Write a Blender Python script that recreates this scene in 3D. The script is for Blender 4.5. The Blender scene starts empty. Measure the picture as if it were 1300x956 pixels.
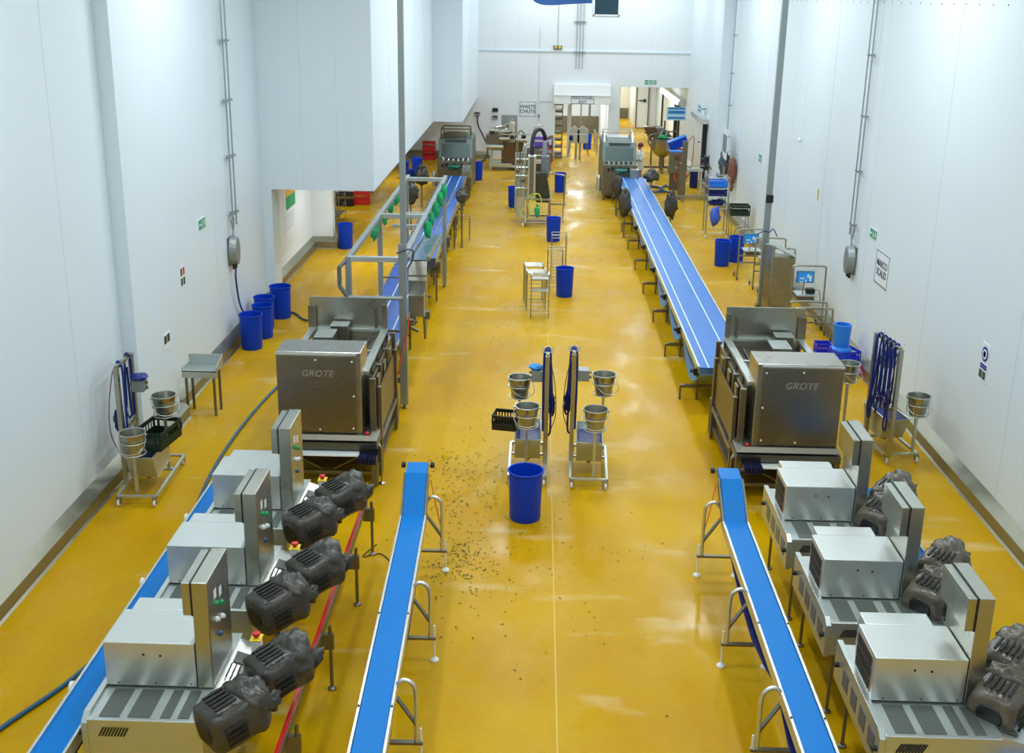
import bpy, math, random
from math import sin, cos, pi, radians as R
from mathutils import Vector, Matrix, noise
random.seed(7)
S = bpy.context.scene
C = S.collection

# ---------------------------------------------------------------- camera, world, lamps, exposure
cam_d = bpy.data.cameras.new('camera'); cam = bpy.data.objects.new('camera', cam_d); C.objects.link(cam)
S.camera = cam
cam_d.sensor_fit = 'HORIZONTAL'; cam_d.sensor_width = 36.0
cam_d.lens = 36.0 * 1423.0 / 1300.0
cam_d.shift_y = -45.0 / 1300.0
cam_d.clip_end = 300
cam.matrix_world = Matrix(((0.99958731, -0.02194939, 0.01853211, 0), (0.02417204, 0.29409316, -0.95547105, 0), (0.01552184, 0.95552469, 0.29450235, 8.0), (0, 0, 0, 1)))
w = bpy.data.worlds.new('world'); S.world = w; w.use_nodes = True
w.node_tree.nodes['Background'].inputs[0].default_value = (0.80, 0.90, 1.0, 1)
w.node_tree.nodes['Background'].inputs[1].default_value = 0.2
S.view_settings.view_transform = 'Standard'; S.view_settings.look = 'None'
S.view_settings.exposure = 0.0; S.view_settings.gamma = 1.0
S.view_settings.use_curve_mapping = False
CEIL = 10.6
LAMPS = [(x, y) for y in (3, 12, 21, 30, 39, 48, 55) for x in (-4.6, 0.2, 5.0) if not (x < -3 and y > 27)] + [(-1.0, 34.5)]
LAMP_POWER = 232
def area(name, loc, sx, sy, power, col=(0.88, 0.96, 1.0), rot=(0, 0, 0)):
    l = bpy.data.lights.new(name, 'AREA'); l.shape = 'RECTANGLE'; l.size = sx; l.size_y = sy; l.energy = power; l.color = col
    o = bpy.data.objects.new(name, l); C.objects.link(o); o.location = loc; o.rotation_euler = rot
    return o
for (x, y) in LAMPS:
    area('ceiling_lamp_light', (x, y, CEIL - 0.28), 0.5, 2.4, LAMP_POWER * (.75 if y > 49 else .88 if y > 45 else .72 if y < 15 else 1))
for (x, y, z, p) in ((2.2, 60, 3.3, 130), (2.2, 66, 3.3, 180), (5.6, 62, 3.6, 130), (5.2, 69, 3.6, 140), (5.0, 76, 3.6, 120), (-7.6, 41, 2.95, 60), (-5.7, 50, 3.0, 90), (-5.4, 34, 3.0, 80)):
    area('low_fill_light', (x, y, z), 0.5, 1.6, p)  # added fill without fixtures, brightens the back rooms and the bulkhead recesses

# ---------------------------------------------------------------- materials
def lin(c): return tuple((v/255/12.92 if v/255 <= .04045 else ((v/255+.055)/1.055)**2.4) for v in c)
MATS = {}
def mat(name, rgb, rough=.5, metal=0., var=0.0, scale=4., bump=0., stretch=None, coat=0., alpha=1., emit=0., spec=.5):
    if name in MATS: return MATS[name]
    m = bpy.data.materials.new(name); m.use_nodes = True; nt = m.node_tree; N = nt.nodes; L = nt.links
    b = N['Principled BSDF']; col = lin(rgb) + (1,)
    b.inputs['Base Color'].default_value = col; b.inputs['Roughness'].default_value = rough; b.inputs['Metallic'].default_value = metal; b.inputs['Specular IOR Level'].default_value = spec
    if coat: b.inputs['Coat Weight'].default_value = coat; b.inputs['Coat Roughness'].default_value = .12
    if alpha < 1: b.inputs['Alpha'].default_value = alpha
    if emit: b.inputs['Emission Color'].default_value = col; b.inputs['Emission Strength'].default_value = emit
    tc = N.new('ShaderNodeTexCoord'); mp = N.new('ShaderNodeMapping'); L.new(tc.outputs['Object'], mp.inputs[0])
    if stretch: mp.inputs['Scale'].default_value = stretch
    nz = N.new('ShaderNodeTexNoise'); nz.inputs['Scale'].default_value = scale; nz.inputs['Detail'].default_value = 5
    L.new(mp.outputs[0], nz.inputs[0])
    if var:
        mx = N.new('ShaderNodeMix'); mx.data_type = 'RGBA'
        mx.inputs['A'].default_value = tuple(max(0, c*(1-var)) for c in col[:3]) + (1,)
        mx.inputs['B'].default_value = tuple(min(1, c*(1+var)) for c in col[:3]) + (1,)
        L.new(nz.outputs['Fac'], mx.inputs['Factor']); L.new(mx.outputs['Result'], b.inputs['Base Color'])
        mr = N.new('ShaderNodeMapRange'); mr.inputs['To Min'].default_value = max(.03, rough-.12); mr.inputs['To Max'].default_value = min(1, rough+.12)
        L.new(nz.outputs['Fac'], mr.inputs['Value']); L.new(mr.outputs[0], b.inputs['Roughness'])
    if bump:
        bp = N.new('ShaderNodeBump'); bp.inputs['Strength'].default_value = bump; bp.inputs['Distance'].default_value = .02
        L.new(nz.outputs['Fac'], bp.inputs['Height']); L.new(bp.outputs[0], b.inputs['Normal'])
    MATS[name] = m
    return m
steel = mat('stainless_steel', (170, 170, 160), .30, .95, .14, 3)
steel_b = mat('brushed_steel', (172, 170, 162), .30, .95, .10, 6, .05, (1, 1, 30))
steel_l = mat('satin_steel', (196, 204, 202), .36, .85, .07, 3)
steel_d = mat('dull_steel', (126, 122, 108), .40, .88, .2, 5)
steel_k = mat('kerb_steel', (150, 150, 134), .38, .85, .22, 3)
alum = mat('aluminium', (210, 214, 210), .33, .85, .06, 3, .03, (1, 30, 1))
galv = mat('galvanised_conduit', (150, 160, 162), .45, .6, .08)
wallm = mat('white_wall_panel', (218, 231, 240), .42, 0, .015, .8)
wallw = mat('white_painted_block', (226, 232, 236), .5, 0, .015, 1)
cream = mat('cream_wall', (232, 226, 205), .5, 0, .02, 1)
joint = mat('panel_joint', (206, 219, 227), .5)
bluebin = mat('blue_polyethylene', (0, 58, 188), .45, 0, .08, 3, spec=.25)
blued = mat('dark_blue_rubber', (12, 30, 104), .45, 0, .1)
beltb = mat('bright_blue_belt', (0, 118, 200), .4, 0, .05, 2, spec=.15)
beltl = mat('pale_blue_belt', (44, 112, 190), .35, 0, .10, 1.5, 0, None, spec=.35)
hoseb = mat('blue_hose', (12, 40, 124), .4)
hoset = mat('teal_hose', (16, 84, 120), .4)
hoseg = mat('grey_cable', (60, 78, 100), .5)
white = mat('white_plastic', (232, 236, 236), .4)
whitem = mat('white_belt_line', (215, 232, 245), .4)
black = mat('black_plastic', (20, 21, 22), .45)
bag = mat('black_plastic_bag', (64, 62, 57), .30, 0, .3, 9, .6)
bagr = mat('grey_brown_plastic_bag', (92, 86, 74), .26, 0, .4, 9, .6)
slot = mat('dark_slot', (24, 24, 20), .6)
grate = mat('grey_grating', (98, 104, 98), .5, .4, .2, 40)
green = mat('green_plastic', (0, 150, 84), .4)
greenc = mat('green_cloth', (10, 160, 100), .7, 0, .2, 20)
darkgreen = mat('dark_green_crate', (12, 42, 26), .5)
red = mat('red_plastic', (205, 28, 34), .4)
yellow = mat('yellow_plastic', (238, 214, 40), .45)
orange = mat('orange_cable', (224, 88, 30), .45)
ylcable = mat('yellow_green_cable', (200, 210, 60), .5)
pink = mat('pink_plastic', (226, 60, 150), .4)
purple = mat('purple_plastic', (110, 70, 190), .4)
skyb = mat('light_blue_plastic', (28, 122, 222), .35)
cloth = mat('light_blue_cloth', (40, 140, 215), .7, 0, .1, 12)
ink = mat('sign_ink', (32, 40, 62), .6)
inkb = mat('sign_blue', (30, 50, 150), .5)
signw = mat('sign_white', (228, 236, 242), .4)
signg = mat('sign_green', (40, 150, 110), .4)
brown = mat('brown_plastic_bag', (124, 76, 58), .3, 0, .25, 8, .3)
skin = mat('skin', (150, 100, 78), .55)
maroon = mat('maroon_hairnet', (110, 44, 60), .8)
coat = mat('white_coat_cloth', (236, 238, 236), .8, 0, .04, 10)
rubber = mat('black_rubber_boot', (22, 22, 24), .5)
glassm = mat('dark_screen', (34, 62, 76), .12)
screenb = mat('blue_screen', (30, 120, 190), .3, emit=.5)
rust = mat('brown_metal', (108, 84, 58), .42, .6, .3)
leafm = mat('herb_leaf', (70, 96, 30), .7, 0, .3, 10)

def floor_material():
    m = bpy.data.materials.new('yellow_resin_floor'); m.use_nodes = True; nt = m.node_tree; N = nt.nodes; L = nt.links
    b = N['Principled BSDF']; tc = N.new('ShaderNodeTexCoord')
    def nz(sc, det, st=None, w=0):
        mp = N.new('ShaderNodeMapping'); L.new(tc.outputs['Object'], mp.inputs[0])
        if st: mp.inputs['Scale'].default_value = st
        mp.inputs['Location'].default_value = (w, w*.7, 0)
        n = N.new('ShaderNodeTexNoise'); n.inputs['Scale'].default_value = sc; n.inputs['Detail'].default_value = det
        L.new(mp.outputs[0], n.inputs[0]); return n
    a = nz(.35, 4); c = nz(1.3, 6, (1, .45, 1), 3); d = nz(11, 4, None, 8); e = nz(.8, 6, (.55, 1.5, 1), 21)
    r1 = N.new('ShaderNodeValToRGB'); r1.color_ramp.elements[0].position = .3; r1.color_ramp.elements[1].position = .72
    r1.color_ramp.elements[0].color = lin((184, 138, 0)) + (1,); r1.color_ramp.elements[1].color = lin((204, 162, 2)) + (1,)
    L.new(a.outputs['Fac'], r1.inputs[0])
    mx = N.new('ShaderNodeMix'); mx.data_type = 'RGBA'; mx.blend_type = 'OVERLAY'; mx.inputs['Factor'].default_value = .08
    L.new(r1.outputs[0], mx.inputs['A']); L.new(d.outputs['Fac'], mx.inputs['B'])
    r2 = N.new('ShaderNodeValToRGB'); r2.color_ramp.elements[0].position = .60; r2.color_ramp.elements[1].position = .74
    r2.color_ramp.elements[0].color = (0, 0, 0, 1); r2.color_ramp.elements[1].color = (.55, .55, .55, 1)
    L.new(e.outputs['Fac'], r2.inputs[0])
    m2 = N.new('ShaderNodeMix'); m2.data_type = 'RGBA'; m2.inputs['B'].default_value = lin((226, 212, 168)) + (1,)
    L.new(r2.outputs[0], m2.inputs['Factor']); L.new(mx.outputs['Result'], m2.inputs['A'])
    L.new(m2.outputs['Result'], b.inputs['Base Color'])
    mr = N.new('ShaderNodeMapRange'); mr.inputs['From Min'].default_value = .35; mr.inputs['From Max'].default_value = .65
    mr.inputs['To Min'].default_value = .18; mr.inputs['To Max'].default_value = .5
    L.new(c.outputs['Fac'], mr.inputs['Value']); L.new(mr.outputs[0], b.inputs['Roughness'])
    b.inputs['Specular IOR Level'].default_value = .10
    bp = N.new('ShaderNodeBump'); bp.inputs['Strength'].default_value = .12; bp.inputs['Distance'].default_value = .01
    L.new(d.outputs['Fac'], bp.inputs['Height']); L.new(bp.outputs[0], b.inputs['Normal'])
    return m
floorm = floor_material()

# ---------------------------------------------------------------- mesh helpers
class MB:
    def __init__(s): s.v = []; s.f = []; s.M = None
    def add(s, vs, fs):
        n = len(s.v)
        for p in vs:
            p = Vector(p); s.v.append(tuple(s.M @ p) if s.M else tuple(p))
        for f in fs: s.f.append(tuple(i+n for i in f))
        return s
    def box(s, x0, x1, y0, y1, z0, z1):
        return s.add([(x0,y0,z0),(x1,y0,z0),(x1,y1,z0),(x0,y1,z0),(x0,y0,z1),(x1,y0,z1),(x1,y1,z1),(x0,y1,z1)],
                     [(0,3,2,1),(4,5,6,7),(0,1,5,4),(1,2,6,5),(2,3,7,6),(3,0,4,7)])
    def hull(s, bot, top):   # two loops of equal length, bottom loop ccw
        n = len(bot)
        return s.add(list(bot)+list(top), [tuple(range(n-1,-1,-1)), tuple(range(n,2*n))] + [(i,(i+1)%n,n+(i+1)%n,n+i) for i in range(n)])
    def prism_x(s, poly, x0, x1):  # poly in (y,z), ccw seen from +x
        return s.hull([(x0,y,z) for y,z in poly], [(x1,y,z) for y,z in poly])
    def prism_y(s, poly, y0, y1):  # poly in (x,z)
        return s.hull([(x,y1,z) for x,z in poly], [(x,y0,z) for x,z in poly])
    def prism_z(s, poly, z0, z1):
        return s.hull([(x,y,z0) for x,y in poly], [(x,y,z1) for x,y in poly])
    def tube(s, pts, r, n=8, closed=False):
        pts = [Vector(p) for p in pts]; m = len(pts); rings = []
        up = None
        for i, p in enumerate(pts):
            if closed: d = (pts[(i+1)%m]-pts[i-1])
            else: d = (pts[min(i+1,m-1)]-pts[max(i-1,0)])
            d.normalize()
            if up is None: up = Vector((0,0,1)) if abs(d.z) < .9 else Vector((1,0,0))
            a = d.cross(up)
            if a.length < 1e-4: a = d.orthogonal()
            a.normalize(); b = a.cross(d).normalized(); up = b
            rr = r[i] if isinstance(r, (list, tuple)) else r
            rings.append([p + a*rr*cos(2*pi*k/n) + b*rr*sin(2*pi*k/n) for k in range(n)])
        vs = [q for ring in rings for q in ring]; fs = []
        for i in range(m if closed else m-1):
            j = (i+1) % m
            for k in range(n): fs.append((i*n+k, i*n+(k+1)%n, j*n+(k+1)%n, j*n+k))
        if not closed: fs += [tuple(range(n-1,-1,-1)), tuple((m-1)*n+k for k in range(n))]
        return s.add(vs, fs)
    def cyl(s, p0, p1, r, r1=None, n=16): return s.tube([p0, p1], [r, r if r1 is None else r1], n)
    def bar(s, p0, p1, w, h=None):   # square section
        h = h or w; p0 = Vector(p0); p1 = Vector(p1); d = (p1-p0).normalized()
        up = Vector((0,0,1)) if abs(d.z) < .9 else Vector((0,1,0))
        a = d.cross(up).normalized()*w/2; b = a.cross(d).normalized()*h/2
        return s.hull([p0-a-b, p0-a+b, p0+a+b, p0+a-b], [p1-a-b, p1-a+b, p1+a+b, p1+a-b])
    def lathe(s, prof, n=28, o=(0,0,0), ax='z', cap=True):
        vs = []; fs = []
        for (r, z) in prof:
            for k in range(n):
                c_, s_ = r*cos(2*pi*k/n), r*sin(2*pi*k/n)
                p = (c_, s_, z) if ax == 'z' else ((z, c_, s_) if ax == 'x' else (s_, z, c_))
                vs.append((o[0]+p[0], o[1]+p[1], o[2]+p[2]))
        for i in range(len(prof)-1):
            for k in range(n): fs.append((i*n+k, i*n+(k+1)%n, (i+1)*n+(k+1)%n, (i+1)*n+k))
        if cap: fs += [tuple(range(n-1,-1,-1)), tuple((len(prof)-1)*n+k for k in range(n))]
        return s.add(vs, fs)
    def ring(s, c, r, t, n=24, seg=6, ax='z'):
        pts = []
        for k in range(n):
            a = 2*pi*k/n
            pts.append((c[0]+r*cos(a), c[1]+r*sin(a), c[2]) if ax == 'z' else ((c[0], c[1]+r*cos(a), c[2]+r*sin(a)) if ax == 'x' else (c[0]+r*cos(a), c[1], c[2]+r*sin(a))))
        return s.tube(pts, t, seg, True)
    def blob(s, c, rad, seed=0, amp=.12, sc=3., nu=18, nv=12, squash=None):
        vs = []; fs = []
        for j in range(nv+1):
            th = pi*j/nv
            for i in range(nu):
                ph = 2*pi*i/nu; d = Vector((sin(th)*cos(ph), sin(th)*sin(ph), cos(th)))
                k = 1 + amp*(noise.noise(d*sc + Vector((seed*7.3, seed*3.1, seed))) + .6*noise.noise(d*sc*2.7 + Vector((seed, 9, 4))))
                vs.append((c[0]+d.x*rad[0]*k, c[1]+d.y*rad[1]*k, c[2]+d.z*rad[2]*k))
        for j in range(nv):
            for i in range(nu): fs.append((j*nu+i, (j+1)*nu+i, (j+1)*nu+(i+1)%nu, j*nu+(i+1)%nu))
        return s.add(vs, fs)
    def pieces(s, name, m, parent=None, bevel=0, smooth=False):   # every separate piece becomes an object of its own
        n = len(s.v); pa = list(range(n))
        def fd(a):
            while pa[a] != a: pa[a] = pa[pa[a]]; a = pa[a]
            return a
        for f in s.f:
            for q in f[1:]: pa[fd(f[0])] = fd(q)
        gr = {}
        for f in s.f: gr.setdefault(fd(f[0]), []).append(f)
        out = []
        for fs in gr.values():
            ids = sorted({i for f in fs for i in f}); mp = {a: b for b, a in enumerate(ids)}
            q = MB(); q.v = [s.v[i] for i in ids]; q.f = [tuple(mp[i] for i in f) for f in fs]
            out.append(q.build(name, m, parent, bevel, smooth))
        return out
    def build(s, name, m, parent=None, bevel=0, smooth=False, loc=None):
        me = bpy.data.meshes.new(name); me.from_pydata(s.v, [], s.f); me.update()
        if smooth:
            for p in me.polygons: p.use_smooth = True
            try: me.set_sharp_from_angle(angle=R(smooth if smooth > 1 else 38))
            except Exception: pass
        me.materials.append(m)
        o = bpy.data.objects.new(name, me); C.objects.link(o)
        if parent: o.parent = parent
        if loc: o.location = loc
        if bevel:
            b = o.modifiers.new('bevel', 'BEVEL'); b.width = bevel; b.segments = 2; b.limit_method = 'ANGLE'; b.angle_limit = R(35)
        return o
def box(x0, x1, y0, y1, z0, z1): return MB().box(x0, x1, y0, y1, z0, z1)
def tag(o, label=None, cat=None, group=None, kind=None):
    if label: o['label'] = label
    if cat: o['category'] = cat
    if group: o['group'] = group
    if kind: o['kind'] = kind
    return o
def thing(name, label, cat, loc=(0,0,0), rz=0., group=None):
    o = bpy.data.objects.new(name, None); C.objects.link(o); o.location = loc; o.rotation_euler = (0,0,rz); o.empty_display_size = .2
    return tag(o, label, cat, group)
def struct(name, mb, m, **k): return tag(mb.build(name, m, **k), kind='structure')
KIDS = {}
def copy_tree(o, parent=None):
    c = o.copy(); C.objects.link(c)
    if parent: c.parent = parent
    for ch in [x for x in bpy.data.objects if x.parent == o]: copy_tree(ch, c)
    return c
def dup(o, loc, rz=None, label=None, group=None):
    c = copy_tree(o); c.location = loc
    if rz is not None: c.rotation_euler = (0,0,rz)
    if label: c['label'] = label
    if group: c['group'] = group
    return c
def smoothpath(pts, k=6):   # catmull-rom
    P = [Vector(p) for p in pts]; P = [P[0]*2-P[1]] + P + [P[-1]*2-P[-2]]; out = []
    for i in range(1, len(P)-2):
        for j in range(k):
            t = j/k; a, b, c, d = P[i-1:i+3]
            out.append(.5*((2*b)+(c-a)*t+(2*a-5*b+4*c-d)*t*t+(3*b-a-3*c+d)*t*t*t))
    return out + [P[-2]]
def text(body, size, m, parent, M, name='lettering', shear=0., bold=0.004, depth=.002, space=1.0):
    cu = bpy.data.curves.new('t', 'FONT'); cu.body = body; cu.size = size; cu.align_x = 'CENTER'; cu.align_y = 'CENTER'; cu.extrude = depth; cu.offset = bold; cu.shear = shear
    cu.space_character = space; cu.space_line = .95
    t = bpy.data.objects.new('t', cu); C.objects.link(t); bpy.context.view_layer.update()
    me = bpy.data.meshes.new_from_object(t.evaluated_get(bpy.context.evaluated_depsgraph_get()))
    bpy.data.objects.remove(t); me.transform(M); me.materials.clear(); me.materials.append(m); me.name = name
    o = bpy.data.objects.new(name, me); C.objects.link(o); o.parent = parent
    return o
# text frames: letters facing the camera side (-Y), facing -X (on right wall), facing +X (on left wall)
def MF(x, y, z): return Matrix.Translation((x, y, z)) @ Matrix.Rotation(pi/2, 4, 'X')
def MRW(x, y, z): return Matrix.Translation((x, y, z)) @ Matrix.Rotation(-pi/2, 4, 'Z') @ Matrix.Rotation(pi/2, 4, 'X')
def MLW(x, y, z): return Matrix.Translation((x, y, z)) @ Matrix.Rotation(pi/2, 4, 'Z') @ Matrix.Rotation(pi/2, 4, 'X')
# ---------------------------------------------------------------- the room
WL, WR, YF, BH = -7.07, 7.50, 57.5, 3.12      # left and right wall faces, far wall, underside of the bulkhead
struct('floor', box(-9.2, 9.2, -3, 88, -.2, 0), floorm)
struct('trim_1', box(.365, .38, -3, 57.5, 0, .0015), mat('floor_joint', (214, 184, 80), .5))
struct('ceiling', box(-9.2, 9.2, -3, 58, CEIL, CEIL+.2), wallw)
m = MB(); m.box(WL-.25, WL, -3, 28.7, 0, CEIL)
m.box(WL-.25, WL+.24, 18.3, 20.3, 0, CEIL)                       # shallow boxed-out bay
m.box(WL-.25, WL+.22, 28.7, 29.5, 0, BH)                         # end pier under the bulkhead
struct('wall_left', m, wallm)
m = MB(); m.box(-9.0, -4.18, 28.7, 45.5, BH, CEIL); m.box(-9.0, -3.02, 45.5, YF, BH, CEIL)
struct('wall_bulkhead', m, wallm)
m = MB(); m.box(-7.5, -7.28, 29.5, 36.3, 0, BH); m.box(-7.5, -6.6, 35.9, 36.3, 0, BH)
m.box(-8.6, -8.35, 36.3, 46.6, 0, BH); m.box(-8.6, -7.0, 46.6, 46.9, 0, BH); m.box(-7.3, -7.0, 46.6, YF, 0, BH)
struct('wall_recess', m, wallw)
struct('wall_right', box(WR, WR+.25, -3, 73.2, 0, CEIL), wallm)
struct('wall_rear', box(-9, 9, -3.3, -3, 0, CEIL), wallm)
m = MB()
m.box(-9, .88, YF, YF+.25, 0, CEIL); m.box(.88, 3.56, YF, YF+.25, 2.9, CEIL); m.box(3.56, 4.1, YF, YF+.25, 0, CEIL); m.box(4.1, WR, YF, YF+.25, 3.72, CEIL)
struct('wall_far', m, wallw)
struct('trim_2', box(-2.95, WR, YF-.05, YF, 5.36, 5.46), wallm, bevel=.01)
m = MB()                                                          # panel joints
for y in (4, 8.2, 12.4, 16.3, 24.2): m.box(WL, WL+.004, y, y+.012, .4, CEIL)
for y in (12.5, 16.7, 20.9, 25.1, 29.3, 33.5, 37.7, 41.9, 46.1): m.box(WR-.004, WR, y, y+.012, .4, CEIL)
for x in (-6.0, -5.1): m.box(x, x+.012, 28.696, 28.7, BH, CEIL)
for y in (32, 35.3, 38.6, 41.9): m.box(-4.18, -4.176, y, y+.012, BH, CEIL)
for x in (-2.2, -1.0, .2, 5.6): m.box(x, x+.012, YF-.004, YF, .4, CEIL)
struct('trim_3', m, joint)
m = MB()
for k in range(60): m.lathe([(.016, 0), (.016, .01)], 8, (WR-.012, 9+k*.62, 7.98), 'x')
struct('trim_4', m, galv)
# stainless kerbs: upright face, sloping top back to the wall
def kerb_y(x, side, y0, y1):      # runs along Y; x = wall face, side=+1 kerb grows towards +x
    pr = [(x, 0), (x+side*.18, 0), (x+side*.15, .03), (x+side*.15, .23), (x, .38)]
    if side > 0: pr = pr
    else: pr = pr[::-1]
    return MB().prism_y(pr, y0, y1)
def kerb_x(y, x0, x1):            # runs along X, faces -Y
    pr = [(y, 0), (y, .38), (y-.15, .23), (y-.15, .03), (y-.18, 0)]
    return MB().prism_x(pr, x0, x1)
k = kerb_y(WL, 1, -3, 18.3); 
for b_ in (kerb_y(WL+.24, 1, 18.15, 20.4), kerb_y(WL, 1, 20.2, 28.6), kerb_y(WL+.22, 1, 28.55, 29.65), kerb_x(28.7, WL, WL+.38),
           kerb_y(-7.28, 1, 29.6, 35.8), kerb_x(35.9, -7.28, -6.45), kerb_y(-6.6, 1, 35.8, 36.4), kerb_y(-7.0, 1, 46.6, 57.4)): k.add(b_.v, b_.f)
struct('baseboard_left', k, steel_k)
struct('baseboard_right', kerb_y(WR, -1, -3, 57.4), steel_k)
k = kerb_x(YF, -7.0, -2.4); 
for b_ in (kerb_x(YF, -1.3, .85), kerb_x(YF, 3.6, 4.08)): k.add(b_.v, b_.f)
struct('baseboard_far', k, steel_k)
# rooms beyond the far wall
m = MB(); m.box(.5, .7, YF+.25, 70, 0, 3.4); m.box(3.75, 4.0, YF+.25, 70, 0, 3.4); m.box(.5, 4.0, 70, 70.2, 0, 3.4)
struct('wall_exit_room', m, wallw)
m = MB(); m.box(.7, 3.75, 69.9, 70, 0, 1.0)
struct('trim_5', m, steel_d)
struct('ceiling_exit_room', box(.5, 4.0, YF+.25, 70.2, 3.4, 3.5), wallw)
m = MB(); m.box(4.0, 4.15, YF+.25, 79, 0, 3.9); m.box(4.0, 8.2, 79, 79.2, 0, 3.9)
struct('wall_corridor', m, cream)
struct('trim_6', box(4.15, 6.3, 78.9, 79, 0, .7), steel_d)
struct('ceiling_corridor', box(4.0, 8.2, YF+.25, 82.2, 3.9, 4.0), wallw)
m = MB(); m.box(6.25, 6.45, 73.2, 82, 0, 3.9); m.box(6.25, 8.2, 73.0, 73.2, 0, 3.9)
struct('wall_corridor_end', m, wallw)
# sliding doors along the right of the corridor
d = struct('door_1', box(6.3, 7.0, 72.9, 72.98, .05, 3.05), white)
m = MB(); m.box(6.24, 6.32, 72.84, 72.99, 0, 3.2); m.box(7.0, 7.08, 72.84, 72.99, 0, 3.2); m.build('door_frame', steel_d, d)
m = MB(); m.bar((6.42, 72.80, 1.75), (6.8, 72.80, 1.75), .06); m.box(6.72, 6.86, 72.76, 72.9, 1.65, 1.85); m.build('door_handle', black, d)
d = struct('door_2', box(7.30, 7.38, 60.6, 66.6, .1, 2.75), white)
m = MB(); m.box(7.22, 7.48, 66.6, 66.95, 0, 2.9); m.box(7.22, 7.48, 60.3, 60.6, 0, 2.9); m.build('door_seal', black, d)
m = MB(); m.prism_y([(7.08, 2.78), (7.5, 2.78), (7.5, 3.1), (7.2, 3.06)][::1], 58.3, 67.2); m.build('door_track_cover', alum, d)
d = struct('door_3', box(7.34, 7.42, 50.4, 53.2, .1, 2.7), white)
m = MB(); m.box(7.30, 7.49, 50.2, 50.4, 0, 2.9); m.build('door_seal', black, d)
m = MB(); m.box(7.2, 7.5, 49.9, 53.7, 2.75, 2.95); m.build('door_track_cover', alum, d)
struct('wall_pier', MB().box(7.12, 7.5, 45.3, 46.6, 0, CEIL), wallm)

# ceiling lamps: housings with glowing diffusers
def ceiling_lamp():
    t = thing('ceiling_lamp', 'long white batten lamp fixed to the ceiling', 'lamp', (0, 0, CEIL), 0, 'ceiling battens above the hall')
    box(-.28, .28, -1.3, 1.3, -.12, 0).build('lamp_housing', white, t, .01)
    box(-.25, .25, -1.25, 1.25, -.16, -.12).build('diffuser', mat('lamp_diffuser', (245, 250, 255), .5, emit=4), t)
    return t
lp = ceiling_lamp()
for i, (x, y) in enumerate(LAMPS):
    o = lp if i == 0 else dup(lp, (0, 0, 0)); o.location = (x, y, CEIL)

# wall signs 
def sign_panel(name, label, kind, x, y, z, w, h, body, size, bg=signw, fg=ink, border=True, space=1.0, group=None):
    t = thing(name, label, 'sign', (x, y, z), 0, group)
    ax = kind
    def slab(w_, h_, d0, d1):
        if ax == 'F': return box(-w_/2, w_/2, -d1, -d0, -h_/2, h_/2)
        if ax == 'R': return box(-d1, -d0, -w_/2, w_/2, -h_/2, h_/2)
        return box(d0, d1, -w_/2, w_/2, -h_/2, h_/2)
    slab(w, h, 0, .012).build('panel', bg, t)
    if border:
        b_ = MB()
        for (a0, a1, c0, c1) in ((-w/2, w/2, h/2-.02, h/2), (-w/2, w/2, -h/2, -h/2+.02), (-w/2, -w/2+.02, -h/2, h/2), (w/2-.02, w/2, -h/2, h/2)):
            if ax == 'F': b_.box(a0, a1, -.014, -.011, c0, c1)
            elif ax == 'R': b_.box(-.014, -.011, a0, a1, c0, c1)
            else: b_.box(.011, .014, a0, a1, c0, c1)
        b_.build('border', fg, t)
    if body:
        Mx = {'F': MF(0, -.014, 0), 'R': MRW(-.014, 0, 0), 'L': MLW(.014, 0, 0)}[ax]
        text(body, size, fg, t, Mx, bold=size*.014, space=space)
    return t
def exit_sign(label, kind, x, y, z, w, h):
    t = sign_panel('exit_sign', label, kind, x, y, z, w, h, None, 0, signw, signg, False)
    m = MB()
    def rect(a0, a1, c0, c1):
        if kind == 'F': m.box(a0, a1, -.017, -.011, c0, c1)
        elif kind == 'R': m.box(-.017, -.011, -a1, -a0, c0, c1)
        else: m.box(.011, .017, a0, a1, c0, c1)
    rect(-w*.47, -w*.16, -h*.4, h*.4); rect(-w*.1, w*.16, -h*.4, h*.4); rect(w*.22, w*.47, -h*.4, h*.4); m.build('green_field', signg, t)
    m = MB()
    rect(-w*.42, -w*.2, -h*.07, h*.07); rect(w*.30, w*.38, -h*.2, h*.25); rect(-w*.02, w*.08, -h*.25, h*.05); rect(-w*.0, w*.05, h*.1, h*.28)
    m2 = MB(); m2.add([(v[0] - (.004 if kind == 'R' else -.004 if kind == 'L' else 0), v[1] - (.004 if kind == 'F' else 0), v[2]) for v in m.v], m.f); m2.build('pictogram', signw, t)
    return t
sign_panel('waste_chute_sign', 'white sign reading WASTE CHUTE in dark capitals on the far wall', 'F', -.51, YF, 2.54, .82, .72, 'WASTE\nCHUTE', .245)
sign_panel('marco_scales_sign', 'tall white sign reading MARCO SCALES on the right wall', 'R', WR, 23.75, 2.48, .92, .72, 'MARCO\nSCALES', .21)
exit_sign('small green and white exit sign on the left wall beside the twin conduit', 'L', WL, 23.25, 3.28, .5, .26)
exit_sign('small green and white exit sign just above the tall MARCO SCALES board', 'R', WR, 24.6, 3.08, .5, .24)
exit_sign('small green and white exit sign on the right wall right of the brown hanging bag', 'R', WR, 37.9, 2.92, .5, .3)
exit_sign('green exit sign with pictograms above the wide opening in the far wall', 'F', 5.6, YF, 3.97, .62, .26)
t = thing('mandatory_sign', 'blue round safety notice over a picture sheet on the right wall', 'sign', (WR, 17.85, 2.33))
box(-.01, 0, -.16, .18, -.36, .3).build('panel', signw, t)
MB().lathe([(.125, 0), (.125, .006)], 28, (-.018, 0, .12), 'x').build('blue_disc', inkb, t)
MB().lathe([(.085, 0), (.085, .004), (.055, .004), (.055, 0)], 24, (-.022, 0, .12), 'x').build('white_ring', signw, t)
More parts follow.
